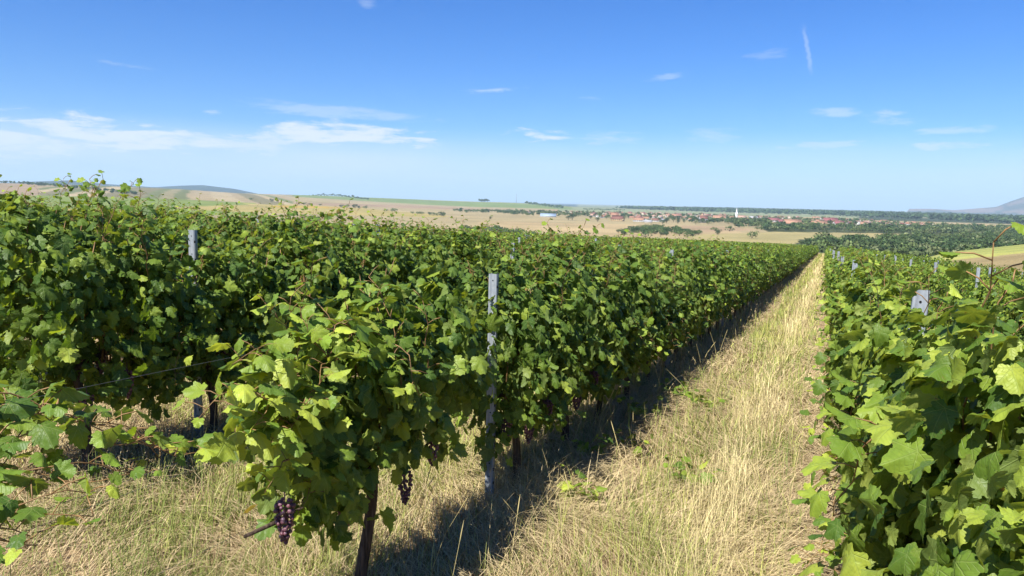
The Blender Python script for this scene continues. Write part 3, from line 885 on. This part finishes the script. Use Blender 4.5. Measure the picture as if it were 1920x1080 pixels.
def grass_set(kind):
    g = np.random.default_rng({'dry': 1, 'green': 2, 'flat': 3}[kind])
    X, Y = [], []
    bands = [(1.2, 5, 2600), (5, 9, 1500), (9, 16, 700), (16, 30, 300), (30, 60, 110), (60, 165, 40)]
    for y0, y1, dn in bands:
        f = {'dry': 1.0, 'green': .9, 'flat': .75}[kind]
        for xa, xb, q in ((-2.9, .5, 1.0), (-5.2, -2.9, .55 if y0 < 16 else .0), (-8.5, -5.2, .22 if y0 < 9 else 0), (.5, 2.6, .12 if y0 < 9 else 0)):
            if q: a, b = scatter(g, xa, xb, y0, y1, dn * f * q); X.append(a); Y.append(b)
    a, b = scatter(g, -3.6, -.3, .7, 1.3, 900 * {'dry': 1.0, 'green': .4, 'flat': .6}[kind]); X.append(a); Y.append(b)
    if kind == 'green': a, b = scatter(g, -3.7, -2.0, 1.7, 5.0, 2300); X.append(a); Y.append(b)
    x = np.concatenate(X); y = np.concatenate(Y)
    d = np.hypot(x, y); px = x                              # lateral coordinate of the path
    nz = vnoise(x, y, 1.3, 61, 3); nf = vnoise(x, y, 5.0, 62, 2); ns = vnoise(x * 2.5, y * .35, 1.0, 63, 2)
    path = (px > -1.5) & (px < .2)
    strip = np.exp(-((px + .50) / .20) ** 2)                # tall bleached strip
    gstrip = np.exp(-((px + .16) / .09) ** 2) + .9 * np.exp(-((px + 1.0) / .3) ** 2)
    lane2 = np.exp(-((px + 2.8) / .55) ** 2) * (y < 5.5)
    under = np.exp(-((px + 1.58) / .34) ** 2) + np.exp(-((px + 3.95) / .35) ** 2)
    gq = np.clip(gstrip * (.35 + ns) * 1.1 + 1.3 * lane2 * (nz > .3) + .9 * (vnoise(x, y, 1.1, 65, 2) > .55), 0, 1.2) * np.where(under > .6, .3, 1)
    trk = np.clip(np.exp(-((px + 1.22 + .05 * np.sin(y)) / .13) ** 2) + np.exp(-((px - .03 + .04 * np.sin(y * .7)) / .17) ** 2), 0, 1)
    n = len(x); rnd = g.random(n)
    if kind == 'dry':
        keep = rnd < np.clip(.25 + .75 * nf + .6 * strip - .55 * (px > -.12) * (px < .25), .08, 1) * (1 - .75 * np.clip(gq, 0, 1)) * (1 - .5 * trk)
        w = np.clip(nz + .4 * g.normal(0, .4, n), 0, 1)[:, None]
        col = DRY * (1 - w) + STRAW * w
        col = col * (1 - strip[:, None] * .6) + PALE * strip[:, None] * .6
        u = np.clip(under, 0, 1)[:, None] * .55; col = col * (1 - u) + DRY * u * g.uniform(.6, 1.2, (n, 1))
        ht = g.gamma(7, .021, n) * (.7 + .75 * strip + .75 * under * (.4 + 1.2 * (vnoise(x, y, 1.7, 66, 2) > .5)) + .25 * ns) * (.6 + .7 * nf) * (1 - .55 * trk); lean = np.clip(g.beta(1.6, 2.4, n) + .15 * under - .12 * strip, .05, .95)
        wd = .0032
    elif kind == 'green':
        keep = rnd < np.clip(.16 + .9 * gq, .03, 1) * np.clip(nf * 1.6, .25, 1) * (1 - .7 * trk)
        w = np.clip(nz * .9 + g.normal(0, .28, n), 0, 1)[:, None]
        col = GRN * (1 - w) + YGR * w
        ht = g.gamma(7, .027, n) * (.7 + .5 * ns); lean = np.clip(g.beta(1.6, 3.2, n), .05, .9); wd = .0036
    else:
        keep = rnd < np.clip(.5 + 1.2 * (px > -.2) * (px < .3) + .5 * under, 0, 1)
        w = np.clip(nz + g.normal(0, .25, n), 0, 1)[:, None]
        col = DRY * (1 - w) + np.array((.59, .485, .275)) * w
        ht = g.gamma(8, .032, n); lean = g.uniform(.72, 1.0, n); wd = .003
    x, y, d, col, ht, lean, nz = x[keep], y[keep], d[keep], col[keep], ht[keep], lean[keep], nz[keep]
    n = len(x); col = col * g.uniform(.72, 1.22, (n, 1))
    hd = g.uniform(0, 2 * pi, n) if kind != 'flat' else (-.5 + (vnoise(x, y, .9, 71, 2) - .5) * 5 + g.normal(0, .45, n))
    wdt = np.maximum(wd, .00105 * d) * g.uniform(.7, 1.3, n)
    P = np.stack([x, y, terrain(x, y) - .01], 1)
    if kind == 'flat': P[:, 2] += .01 + g.gamma(2, .012, n)
    nearm = d < 13
    parts = []
    for msk, sg in ((nearm, 3), (~nearm, 1)):
        if msk.any(): parts.append(blades('b', P[msk], hd[msk], ht[msk], lean[msk], wdt[msk], col[msk], sg))
    off = 0; V = []; C = []; Fq = []
    for v, f, c in parts:
        V.append(v); C.append(c); Fq += [q + off for q in f]; off += len(v)
    return np.concatenate(V), Fq, np.concatenate(C)

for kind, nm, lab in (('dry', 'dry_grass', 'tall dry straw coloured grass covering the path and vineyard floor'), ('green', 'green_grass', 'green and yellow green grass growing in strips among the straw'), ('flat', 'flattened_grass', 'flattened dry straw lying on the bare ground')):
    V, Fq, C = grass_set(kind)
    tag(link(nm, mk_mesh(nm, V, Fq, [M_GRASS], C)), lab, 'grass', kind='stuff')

# seed-bearing stalks
def stalks():
    g = np.random.default_rng(9); n = 130
    x = g.uniform(-2.6, .1, n); y = 1.6 + g.gamma(1.6, 3.0, n); b = MB()
    for i in range(n):
        d = math.hypot(x[i], y[i]); z = T1(x[i], y[i]); h = g.uniform(.28, .55); a = g.uniform(0, 6.28); l = g.uniform(.05, .22)
        p = [np.array([x[i] + l * t * t * cos(a), y[i] + l * t * t * sin(a), z + h * t]) for t in (0, .35, .7, 1)]
        c = STRAW * g.uniform(.7, 1.15)
        b.tube(p, max(.0009, .0003 * d), 3, c, cap=False)
        e = p[-1]; q = e - p[-2]; q /= np.linalg.norm(q)
        b.tube([e - q * .03, e, e + q * .035, e + q * .06], np.array([.001, .0026, .0021, .0006]) * max(1, d / 7), 4, c * .85, cap=False)
    tag(link('grass_stalks', b.mesh('grass_stalks', [M_GRASS])), 'thin dry seed stalks standing above the straw on the path', 'grass', kind='stuff')
stalks()

# broad-leaved weeds and suckers on the path edge
def weeds():
    spots = [(1215, 782, 'green weed with lobed leaves at the foot of the left row'), (1318, 768, 'flat dark green weed on the path beside the left row'), (1112, 848, 'small bright green weed sprig on the path edge'),
             (1260, 742, 'leafy weed half hidden at the foot of the left row'), (1185, 848, 'tiny yellow green weed among straw near the left row'), (1085, 930, 'single small weed in straw near the tall grey post'), (1305, 905, 'small dark green weed tuft in the middle of the path')]
    for i, (px, py, lab) in enumerate(spots):
        g = np.random.default_rng(500 + i)
        p = at_z(px, py, -.2)
        for _ in range(12): p = at_z(px, py, T1(p[0], p[1]) + .05)
        root = np.array([p[0], p[1], T1(p[0], p[1])])
        bag = LeafBag(2); st = MB()
        for j in range(4 if i != 4 else 2):
            a = g.uniform(0, 6.28); L = g.uniform(.12, .26)
            shoot(g, bag, st, [(0, 0, 0), (cos(a) * L * .5, sin(a) * L * .5, .15), (cos(a) * L, sin(a) * L, .17)], .04, (.05, .095), .6, .0025)
        r = bpy.data.objects.new('weed', None); COL.objects.link(r); r.location = root
        link('leaves', bag.mesh('weed_leaves', g, M_LEAF), r); link('stem', st.mesh('weed_stem', [M_CANE], True), r)
        tag(r, lab, 'weed', 'weeds along the grass path')
weeds()

def twigs():
    for i, (a, b, lab) in enumerate((((1498, 838), (1540, 858), 'short dark twig lying on the straw near the right row'), ((1530, 894), (1546, 912), 'little dark twig on straw below the right row leaves'), ((1486, 985), (1512, 996), 'thin dark twig lying on straw at the path edge'))):
        P = []
        for px, py in (a, b):
            p = at_z(px, py, -.2)
            for _ in range(12): p = at_z(px, py, T1(p[0], p[1]) + .05)
            P.append(p)
        m = (P[0] + P[1]) / 2 + [0, 0, .012]
        w = MB(); w.tube([P[0], m, P[1]], [.0045, .004, .002], 6); w.tube([m, m + (P[1] - P[0]) * .2 + [0, .02, .02]], [.0025, .001], 5)
        tag(link('twig', w.mesh('twig', [M_BARK], True)), lab, 'twig', 'twigs on the grass path')
twigs()

# ------------------------------------------------------------------ trees
M_CROWN = simple('tree_crown', (1, 1, 1), .75, .2, use_col=True, transl=.15)
M_TRUNK = simple('tree_bark', (.10, .075, .055), .9, .1, nscale=3, namp=.4)
TREE_G = np.array([(.036, .066, .022), (.052, .088, .027), (.070, .105, .031), (.095, .125, .042), (.14, .165, .072)])

def crown_arrays(g, n, w, h, z0, tone, lobes=7, leaf=.55):
    cen = np.stack([g.normal(0, .30 * w, lobes), g.normal(0, .30 * w, lobes), z0 + h * g.uniform(.25, .8, lobes)], 1); cen[0] = (0, 0, z0 + h * .62)
    rad = g.uniform(.24, .42, lobes) * w; rad[0] = .42 * w
    k = g.integers(0, lobes, n); dr = unit(g.normal(0, 1, (n, 3))); dr[:, 2] = np.abs(dr[:, 2]) * np.where(g.random(n) < .78, 1, -1)
    P = cen[k] + dr * (rad[k] * g.uniform(.72, 1.08, n) ** 1)[:, None] * np.array([1, 1, h / w * .85]); P[:, 2] = np.maximum(P[:, 2], z0 * .8)
    N = unit(dr + g.normal(0, .45, (n, 3))); M = unit(g.normal(0, 1, (n, 3)))
    M = unit(M - N * np.sum(M * N, 1)[:, None]); B = np.cross(N, M)
    s = leaf * g.uniform(.6, 1.5, n)[:, None]
    V = np.stack([P - s * M * .5 - s * B * .32, P + s * M * .15 - s * B * .5, P + s * M * .6 + N * s * .1, P + s * M * .1 + s * B * .5, P - s * M * .5 + s * B * .25], 1).reshape(-1, 3)
    Fc = np.arange(n * 5).reshape(-1, 5)
    lob = g.uniform(.8, 1.25, lobes)
    c = np.array(tone)[None] * (lob[k] * g.uniform(.7, 1.35, n))[:, None]
    return V, Fc, np.repeat(c, 5, 0)

def tree_meshes(seed, w, h, th, tone, n=420, leaf=.6):
    g = np.random.default_rng(seed)
    V, Fc, C = crown_arrays(g, n, w, h, th, tone, leaf=leaf)
    t = MB()
    t.tube([(0, 0, -.4), (.05, .02, th * .6), (.0, .08, th + h * .35)], [.045 * w, .035 * w, .016 * w], 7)
    for i in range(4):
        a = i * 1.6 + g.uniform(0, 1); t.tube([(0, .02, th * .7), (.15 * w * cos(a), .15 * w * sin(a), th + h * .2), (.3 * w * cos(a), .3 * w * sin(a), th + h * .45)], [.02 * w, .014 * w, .006 * w], 5)
    return mk_mesh('crown', V, [Fc], [M_CROWN], C), t.mesh('trunk', [M_TRUNK], True)
TREES = [tree_meshes(1, 8.5, 7.5, 2.0, TREE_G[0]), tree_meshes(2, 7.5, 8.0, 2.0, TREE_G[1]), tree_meshes(3, 9.0, 7.0, 1.6, TREE_G[2]), tree_meshes(4, 7.0, 6.5, 1.4, TREE_G[3]), tree_meshes(5, 8.0, 6.5, 1.2, TREE_G[4])]
TREE_TXT = ['dark green', 'deep green', 'mid green', 'olive green', 'pale silvery green']
SHRUBS = [tree_meshes(20 + i, 5.0, 4.2, .15, TREE_G[i], 200, .5) for i in range(4)]

def put_tree(kind, x, y, sc, label, group, shrub=False, g=rng):
    ms = (SHRUBS if shrub else TREES)[kind]
    r = bpy.data.objects.new('shrub' if shrub else 'tree', None); COL.objects.link(r)
    r.location = (x, y, T1(x, y) - .2); r.rotation_euler = (0, 0, float(g.uniform(0, 6.28))); r.scale = (sc * float(g.uniform(.85, 1.2)), sc * float(g.uniform(.85, 1.2)), sc * float(g.uniform(.85, 1.15)))
    link('crown', ms[0], r); link('trunk', ms[1], r)
    tag(r, label, 'shrub' if shrub else 'tree', group)
    return r

def wood_mass(name, spots, label, n=60, leaf=1.6, tones=(0, 1, 2)):
    g = np.random.default_rng(len(spots)); V, Fc, C, off = [], [], [], 0
    base = [crown_arrays(np.random.default_rng(900 + i), n, 8.5, 7.5, 1.8, (1, 1, 1), 6, leaf) for i in range(8)]
    P = np.array([(s[0], s[1]) for s in spots]); Z = terrain(P[:, 0], P[:, 1])
    for (x, y, sc), z in zip(spots, Z):
        v, f, c = base[int(g.integers(8))]; a = g.uniform(0, 6.28); ca, sa = cos(a), sin(a)
        w = v * sc * np.array([1, 1, g.uniform(.85, 1.2)])
        V.append(np.stack([x + ca * w[:, 0] - sa * w[:, 1], y + sa * w[:, 0] + ca * w[:, 1], z - .5 + w[:, 2]], 1)); Fc.append(f + off); off += len(v)
        tone = TREE_G[tones[int(g.integers(len(tones)))]] * g.uniform(.8, 1.2)
        C.append(c * tone)
    o = link(name, mk_mesh(name, np.concatenate(V), [np.concatenate(Fc)], [M_CROWN], np.concatenate(C)))
    tag(o, label, 'woodland', kind='stuff')

def pix_spots(g, poly, n, sc=(.8, 1.3), z=PLAIN):
    """random ground points inside a stretch of the plain given by its corners"""
    pts = field(*poly); xs = [p[0] for p in pts]; ys = [p[1] for p in pts]; out = []
    while len(out) < n:
        x = g.uniform(min(xs), max(xs), 4 * n); y = g.uniform(min(ys), max(ys), 4 * n)
        m = poly_mask(x, y, pts)
        out += [(a, b, g.uniform(*sc)) for a, b in zip(x[m], y[m])]
    return out[:n]

gt = np.random.default_rng(4)
# wood in the valley beyond the vineyard, right
front = pix_spots(gt, ((1490, 459), (1590, 456), (1700, 453), (1800, 454), (1930, 450), (1960, 468), (1800, 476), (1530, 474)), 110, (.8, 1.25))
for x, y, s in front:
    k = int(gt.choice([0, 0, 1, 1, 2, 3])); put_tree(k, x, y, s, '%s broadleaf tree in the valley wood just beyond the vineyard' % TREE_TXT[k], '%s trees of the valley wood' % TREE_TXT[k], g=gt)
mid = pix_spots(gt, ((1690, 446), (1780, 441), (1920, 436), (1990, 450), (1900, 455), (1700, 456)), 50, (.8, 1.3))
for x, y, s in mid:
    k = int(gt.choice([1, 2, 3, 3, 4, 4])); put_tree(k, x, y, s, '%s broadleaf tree in the open wood behind the yellow green hillside' % TREE_TXT[k], '%s trees of the open wood' % TREE_TXT[k], g=gt)
mass = pix_spots(gt, ((1420, 427), (1520, 428), (1640, 429), (1760, 429), (1930, 431), (2000, 445), (1860, 446), (1735, 440), (1600, 437), (1440, 434)), 700, (.75, 1.2))
mass += pix_spots(gt, ((1500, 462), (1700, 455), (1930, 446), (1990, 480), (1540, 482)), 420, (.7, 1.15))
wood_mass('valley_wood', mass, 'dark green wood filling the valley between the vineyard and the village', 90, 1.3, (0, 0, 1, 2, 2, 3, 4))
# forest belt behind the village
belt = pix_spots(gt, ((1150, 391), (1400, 393), (1660, 400.5), (1930, 410), (2200, 417), (2200, 426), (1920, 421), (1720, 412), (1560, 405), (1390, 400), (1230, 394.5)), 5200, (1.5, 2.2))
wood_mass('forest', belt, 'long dark forest belt on the plain behind the village', 26, 4.6, (0, 0, 1))
# thickets on the dry field
for poly, n, lab, grp in ((((868, 433), (930, 431), (1010, 444), (1000, 449), (880, 446)), 60, 'dark green shrub in the thicket on the dry field behind the vines', 'shrubs of the thicket behind the left vines'),
                          (((1150, 437), (1230, 427), (1320, 440), (1300, 443), (1180, 443)), 95, 'green shrub in the broad thicket in front of the village', 'shrubs of the thicket before the village')):
    for x, y, s in pix_spots(gt, poly, n, (.9, 1.7)): put_tree(int(gt.integers(3)), x, y, s, lab, grp, True, gt)
for px, py, s in ((1003, 447, 1.1), (1210, 446, 1.3), (1290, 446, 1.2), (1410, 447, 1.3), (1345, 440, 1.1), (1368, 434, 1.4), (1340, 433, 1), (658, 399, .9), (640, 389, 1.4), (651, 389, 1.5), (665, 390.5, 1.7), (673, 391, 1.5), (686, 391.5, 1.2), (724, 396.5, 1.1), (735, 397, 1.2), (740, 397, 1.5),
                  (774, 401, 1.0), (783, 402, 1.2), (791, 402.5, 1.2), (805, 403, 1.2), (812, 404.5, 1.2), (820, 405, 1.2), (829, 405.5, 1.6), (832, 405.8, 1.5), (919, 411, .9), (1100, 439.5, .8), (600, 386, 1.0), (510, 378, 1.6), (470, 376, 1.5), (520, 379, 1.4), (560, 383, 1.2), (570, 384, 1.3), (580, 384.5, 1.0)):
    p = at_land(px, py)
    put_tree(int(gt.integers(3)), p[0], p[1], s * 1.35, 'small dark bush standing alone on the dry open fields', 'lone bushes on the dry fields', True, gt)
# hedge climbing the left hillside
hed = []
for px, py in np.array([(15, 347), (45, 346), (70, 351), (95, 354), (120, 357), (150, 361), (175, 363), (200, 366), (225, 368), (240, 369), (85, 363)]).astype(float):
    for j in range(12):
        a, e = azel(px + gt.uniform(-18, 18), py); r = np.interp(px, [0, 240], [3400, 2300]) + gt.normal(0, 30)
        hed.append((r * sin(radians(a)), r * cos(radians(a)), gt.uniform(.6, 1.15)))
wood_mass('hedgerow', hed, 'dark hedgerow climbing diagonally over the striped hillside on the left', 50, 2.2, (0, 1, 2))
# far line of trees right of the striped hill, and along the foot of the green rise
ln = []
for px in np.linspace(500, 690, 60): p = at_z(px, 372.5 + (px - 500) * .052 + 1.5, PLAIN); ln.append((p[0], p[1], gt.uniform(1.0, 1.8)))
for px in np.linspace(1095, 1170, 24): p = at_z(px, 393.6 + (px - 1095) * .02, PLAIN); ln.append((p[0], p[1], gt.uniform(.7, 1.1)))
wood_mass('tree_line', ln, 'thin dark line of trees between the far fields', 40, 2.4, (0, 1))
p = azel(907, 380); put = [(4950 * sin(radians(p[0] + q)), 4950 * cos(radians(p[0] + q)), 1.9) for q in np.linspace(-.32, .32, 14)]
wood_mass('copse', put, 'small round copse on top of the green rise', 60, 2.4, (0,))
sl = []
for t in np.linspace(0, 1, 26):
    a, e = azel(985 + 70 * t, 385); sl.append((4700 * sin(radians(a)) * (1 - .17 * t), 4700 * cos(radians(a)) * (1 - .17 * t), gt.uniform(1.2, 2)))
wood_mass('scrub', sl, 'dark scrub running down the right end of the green rise', 40, 2.6, (0, 1))

# ------------------------------------------------------------------ village
ROOFS = {'terracotta': (.26, .14, .095), 'orange': (.30, .17, .11), 'crimson': (.20, .075, .075), 'brown': (.17, .08, .06), 'pale red': (.33, .215, .165), 'grey': (.3, .3, .31)}
ROOF_M = {k: simple('roof_' + k.replace(' ', '_'), v, .8, .2, nscale=1.5, namp=.25) for k, v in ROOFS.items()}
WALLS = {'white': (.47, .465, .44), 'cream': (.43, .38, .29), 'ochre': (.42, .31, .18)}
WALL_M = {k: simple('wall_' + k, v, .85, .15, nscale=.8, namp=.1) for k, v in WALLS.items()}
M_GLASS = simple('window_dark', (.05, .06, .07), .2, .5)
_hm = {}
def house_meshes(L, Wd, H, rh):
    w = MB()
    w.box((-L / 2, -Wd / 2, -1), (L / 2, Wd / 2, H))
    w.add([(-L / 2, -Wd / 2, H), (-L / 2, Wd / 2, H), (-L / 2, 0, H + rh), (L / 2, -Wd / 2, H), (L / 2, Wd / 2, H), (L / 2, 0, H + rh)], [(0, 2, 1), (3, 4, 5)])
    r = MB(); e = .5; k = rh / (Wd / 2)
    for s in (-1, 1):
        a = np.array([(-L / 2 - e, s * (Wd / 2 + e), H - e * k), (L / 2 + e, s * (Wd / 2 + e), H - e * k), (L / 2 + e, 0, H + rh + .02), (-L / 2 - e, 0, H + rh + .02)])
        b = a + [0, 0, .28]; f = [(0, 1, 2, 3), (7, 6, 5, 4), (0, 4, 5, 1), (1, 5, 6, 2), (2, 6, 7, 3), (3, 7, 4, 0)]
        r.add(np.concatenate([a, b]), f if s > 0 else [q[::-1] for q in f])
    c = MB(); c.box((L * .2, -.4 + Wd * .12, H + rh * .5), (L * .2 + .7, .4 + Wd * .12, H + rh + 1.0))
    wd = MB()
    for i in range(int(L // 3)):
        x = -L / 2 + 1.6 + i * 3
        for s in (-1, 1): wd.box((x - .5, s * (Wd / 2 + .02) - .03, H * .35), (x + .5, s * (Wd / 2 + .02) + .03, H * .8))
    return w, r, c, wd
SHAPES = [house_meshes(13, 8.5, 3.4, 3.4), house_meshes(17, 9, 3.2, 3.6), house_meshes(10, 9, 5.6, 3.4)]
def house(x, y, rz, roof, wall, shape, sc=1.0):
    key = (roof, wall, shape)
    if key not in _hm:
        w, r, c, wd = SHAPES[shape]
        _hm[key] = (w.mesh('wall', [WALL_M[wall]]), r.mesh('roof', [ROOF_M[roof]]), c.mesh('chimney', [ROOF_M['brown']]), wd.mesh('window', [M_GLASS]))
    a = _hm[key]
    h = bpy.data.objects.new('house', None); COL.objects.link(h); h.location = (x, y, T1(x, y)); h.rotation_euler = (0, 0, rz); h.scale = (sc,) * 3
    link('wall', a[0], h); r = link('roof', a[1], h); link('chimney', a[2], r); link('window', a[3], h)
    tag(h, '%s village house with a %s pitched roof%s' % (wall, roof, ', two storeys tall' if shape == 2 else ', long and low' if shape == 1 else ''), 'house', '%s village houses with %s roofs%s' % (wall, roof, ('', ', long and low', ', two storeys')[shape]))
    return h
gh = np.random.default_rng(8)
def pick(): return str(gh.choice(['terracotta', 'terracotta', 'orange', 'orange', 'pale red', 'crimson', 'brown'])), str(gh.choice(['white', 'white', 'cream', 'ochre']))
hs = pix_spots(gh, ((1060, 398), (1180, 400), (1300, 402), (1420, 406.5), (1560, 412), (1680, 416.5), (1700, 424), (1560, 423), (1420, 417), (1300, 417), (1180, 412), (1075, 406)), 150)
hs += pix_spots(gh, ((1480, 416), (1560, 416), (1680, 420), (1790, 426), (1780, 430), (1640, 427), (1500, 423)), 46)
for x, y, s in hs:
    rf, wl = pick(); house(x, y, float(gh.choice([.3, .3 + pi / 2]) + gh.normal(0, .35)), rf, wl, int(gh.choice([0, 0, 0, 1, 2])), float(gh.uniform(.8, 1.1)))
for px, py, rf, wl, sh, sc in ((1318, 417.5, 'brown', 'white', 2, 1.5), (1152, 411, 'terracotta', 'ochre', 2, 1.6), (1158, 414.5, 'brown', 'ochre', 1, 1.4), (1198, 416, 'orange', 'white', 1, 1.2), (1215, 418, 'grey', 'cream', 1, .8), (1229, 416, 'brown', 'white', 0, 1.0), (1240, 416, 'grey', 'white', 0, .9),
                               (1450, 416, 'crimson', 'white', 1, 1.4), (1467, 419.5, 'crimson', 'white', 0, 1.3), (1485, 424, 'orange', 'cream', 1, 1.8), (1556, 419, 'crimson', 'cream', 1, 1.9), (1572, 425, 'crimson', 'white', 0, 1.6), (1535, 425, 'orange', 'cream', 1, 1.6), (1348, 413, 'orange', 'cream', 1, 1.7), (1268, 408, 'terracotta', 'cream', 1, 1.5),
                               (1043, 400, 'pale red', 'cream', 0, 1.3), (990, 399.5, 'pale red', 'white', 0, 1.1), (951, 397, 'grey', 'white', 1, .9), (1412, 411, 'grey', 'white', 1, 1.3)):
    p = at_z(px, py, PLAIN); house(p[0], p[1], float(gh.normal(.35, .25)), rf, wl, sh, sc)

def barn():
    p = at_z(1028, 407, PLAIN); b = bpy.data.objects.new('barn', None); COL.objects.link(b)
    b.location = (p[0], p[1], T1(p[0], p[1])); b.rotation_euler = (0, 0, .32)
    w, r, c, wd = house_meshes(36, 14, 2.6, 5.6)
    link('wall', w.mesh('barn_wall', [WALL_M['white']]), b)
    m = simple('barn_sheet_roof', (.24, .31, .40), .5, .4, .0, nscale=.6, namp=.12)
    link('roof', r.mesh('barn_roof', [m]), b); link('window', wd.mesh('barn_window', [M_GLASS]), b)
    d = MB(); d.box((-3, -6.62, 0), (3, -6.53, 3.8)); link('door', d.mesh('barn_door', [ROOF_M['grey']]), b)
    tag(b, 'long white barn with a pale blue metal roof at the edge of the dry field', 'barn')
barn()

def church():
    p = at_z(1390, 412.5, PLAIN); c = bpy.data.objects.new('church', None); COL.objects.link(c)
    c.location = (p[0], p[1], T1(p[0], p[1])); c.rotation_euler = (0, 0, .45)
    w, r, q, wd = house_meshes(22, 10, 7.0, 5.0)
    link('nave_wall', w.mesh('nave_wall', [WALL_M['white']]), c); link('roof', r.mesh('nave_roof', [ROOF_M['pale red']]), c); link('window', wd.mesh('nave_window', [M_GLASS]), c)
    t = MB(); t.box((-16.0, -2.8, -1), (-10.53, 2.8, 16)); t.box((-16.3, -3.1, 16), (-10.2, 3.1, 16.6)); link('tower', t.mesh('church_tower', [WALL_M['white']]), c)
    s = MB(); m = simple('spire_white', (.75, .76, .76), .5, .4, nscale=1, namp=.08)
    ring = lambda rr, z: [(-13.25 + rr * cos(2 * pi * j / 8 + pi / 8), rr * sin(2 * pi * j / 8 + pi / 8), z) for j in range(8)]
    V = []; L = ((3.2, 16.62), (2.7, 18.5), (1.7, 20), (1.35, 23), (.7, 27), (.12, 31))
    for rr, z in L: V += ring(rr, z)
    s.add(V, [(i * 8 + j, i * 8 + (j + 1) % 8, i * 8 + 8 + (j + 1) % 8, i * 8 + 8 + j) for i in range(len(L) - 1) for j in range(8)])
    s.box((-13.32, -.06, 31), (-13.18, .06, 33)); link('spire', s.mesh('spire', [m]), c)
    b = MB()
    for y in (-1, 1): b.box((-14, y * 2.83 - .04, 12), (-12.5, y * 2.83 + .04, 14.6))
    link('belfry_window', b.mesh('belfry_window', [M_GLASS]), c)
    tag(c, 'white village church with a tall slender pointed steeple', 'church')
church()

# village trees: single ones in front, the rest one mass
vt = pix_spots(gh, ((1060, 405), (1180, 410), (1300, 413), (1420, 420), (1440, 427), (1330, 422), (1260, 424), (1180, 416), (1060, 409)), 46, (.7, 1.2))
for x, y, s in vt:
    k = int(gh.integers(3)); put_tree(k, x, y, s, '%s tree at the near edge of the village' % TREE_TXT[k], '%s trees of the village edge' % TREE_TXT[k], g=gh)
vm = pix_spots(gh, ((900, 395), (1000, 398), (1180, 402), (1300, 404), (1420, 409), (1560, 413), (1700, 419), (1790, 428), (1700, 430), (1560, 428), (1420, 424), (1300, 419), (1180, 411), (1060, 407), (980, 405), (900, 400)), 640, (.6, 1.15))
vm += pix_spots(gh, ((838, 396), (960, 398), (1060, 403), (1060, 406), (960, 403), (838, 397.5)), 90, (.7, 1.1))
vm += pix_spots(gh, ((1360, 415), (1440, 415), (1450, 434), (1380, 428)), 110, (.7, 1.1))
wood_mass('village_greenery', vm, 'dark green gardens and trees growing between the village houses', 60, 1.7, (0, 1, 2, 3))
for px, py, s in ((1073, 413, 1.5), (1066, 413, 1.2), (1120, 416, 1.0), (1825, 428, 1.4), (1775, 426, 1.1), (865, 396, 1.4), (1440, 400, 1.2)):
    p = at_z(px, py, PLAIN); put_tree(0, p[0], p[1], s, 'big dark round tree standing alone near the village edge', 'single trees round the village', g=gh)

def mast():
    a, e = azel(968, 381); r = 4700; x, y = r * sin(radians(a)), r * cos(radians(a)); z = T1(x, y)
    b = MB(); h = 62
    for j in range(3):
        w = 2 * pi * j / 3; b.tube([(2.2 * cos(w), 2.2 * sin(w), 0), (.5 * cos(w), .5 * sin(w), h)], [.35, .25], 5)
        for i in range(10):
            q = 2 * pi * (j + 1) / 3; z0, z1 = h * i / 10, h * (i + 1) / 10; r0, r1 = 2.2 - 1.7 * i / 10, 2.2 - 1.7 * (i + 1) / 10
            b.tube([(r0 * cos(w), r0 * sin(w), z0), (r1 * cos(q), r1 * sin(q), z1)], .12, 4)
    b.tube([(0, 0, h - 1), (0, 0, h + 8)], .15, 5)
    o = link('radio_mast', b.mesh('radio_mast', [M_STEEL]), None, (x, y, z)); tag(o, 'thin lattice radio mast rising from the green rise on the horizon', 'mast')
mast()

# ------------------------------------------------------------------ air
def haze():
    m, k = new_mat('haze')
    v = k.node('ShaderNodeVolumePrincipled')
    v.inputs['Color'].default_value = (.62, .84, 1.0, 1); v.inputs['Density'].default_value = 6.5e-5
    o = k.node('ShaderNodeOutputMaterial'); k.l.new(v.outputs[0], o.inputs['Volume'])
    b = MB(); b.box((-41500, -41500, PLAIN - 8), (41500, 41500, 520))
    tag(link('haze', b.mesh('haze', [m])), kind='stuff')
haze()
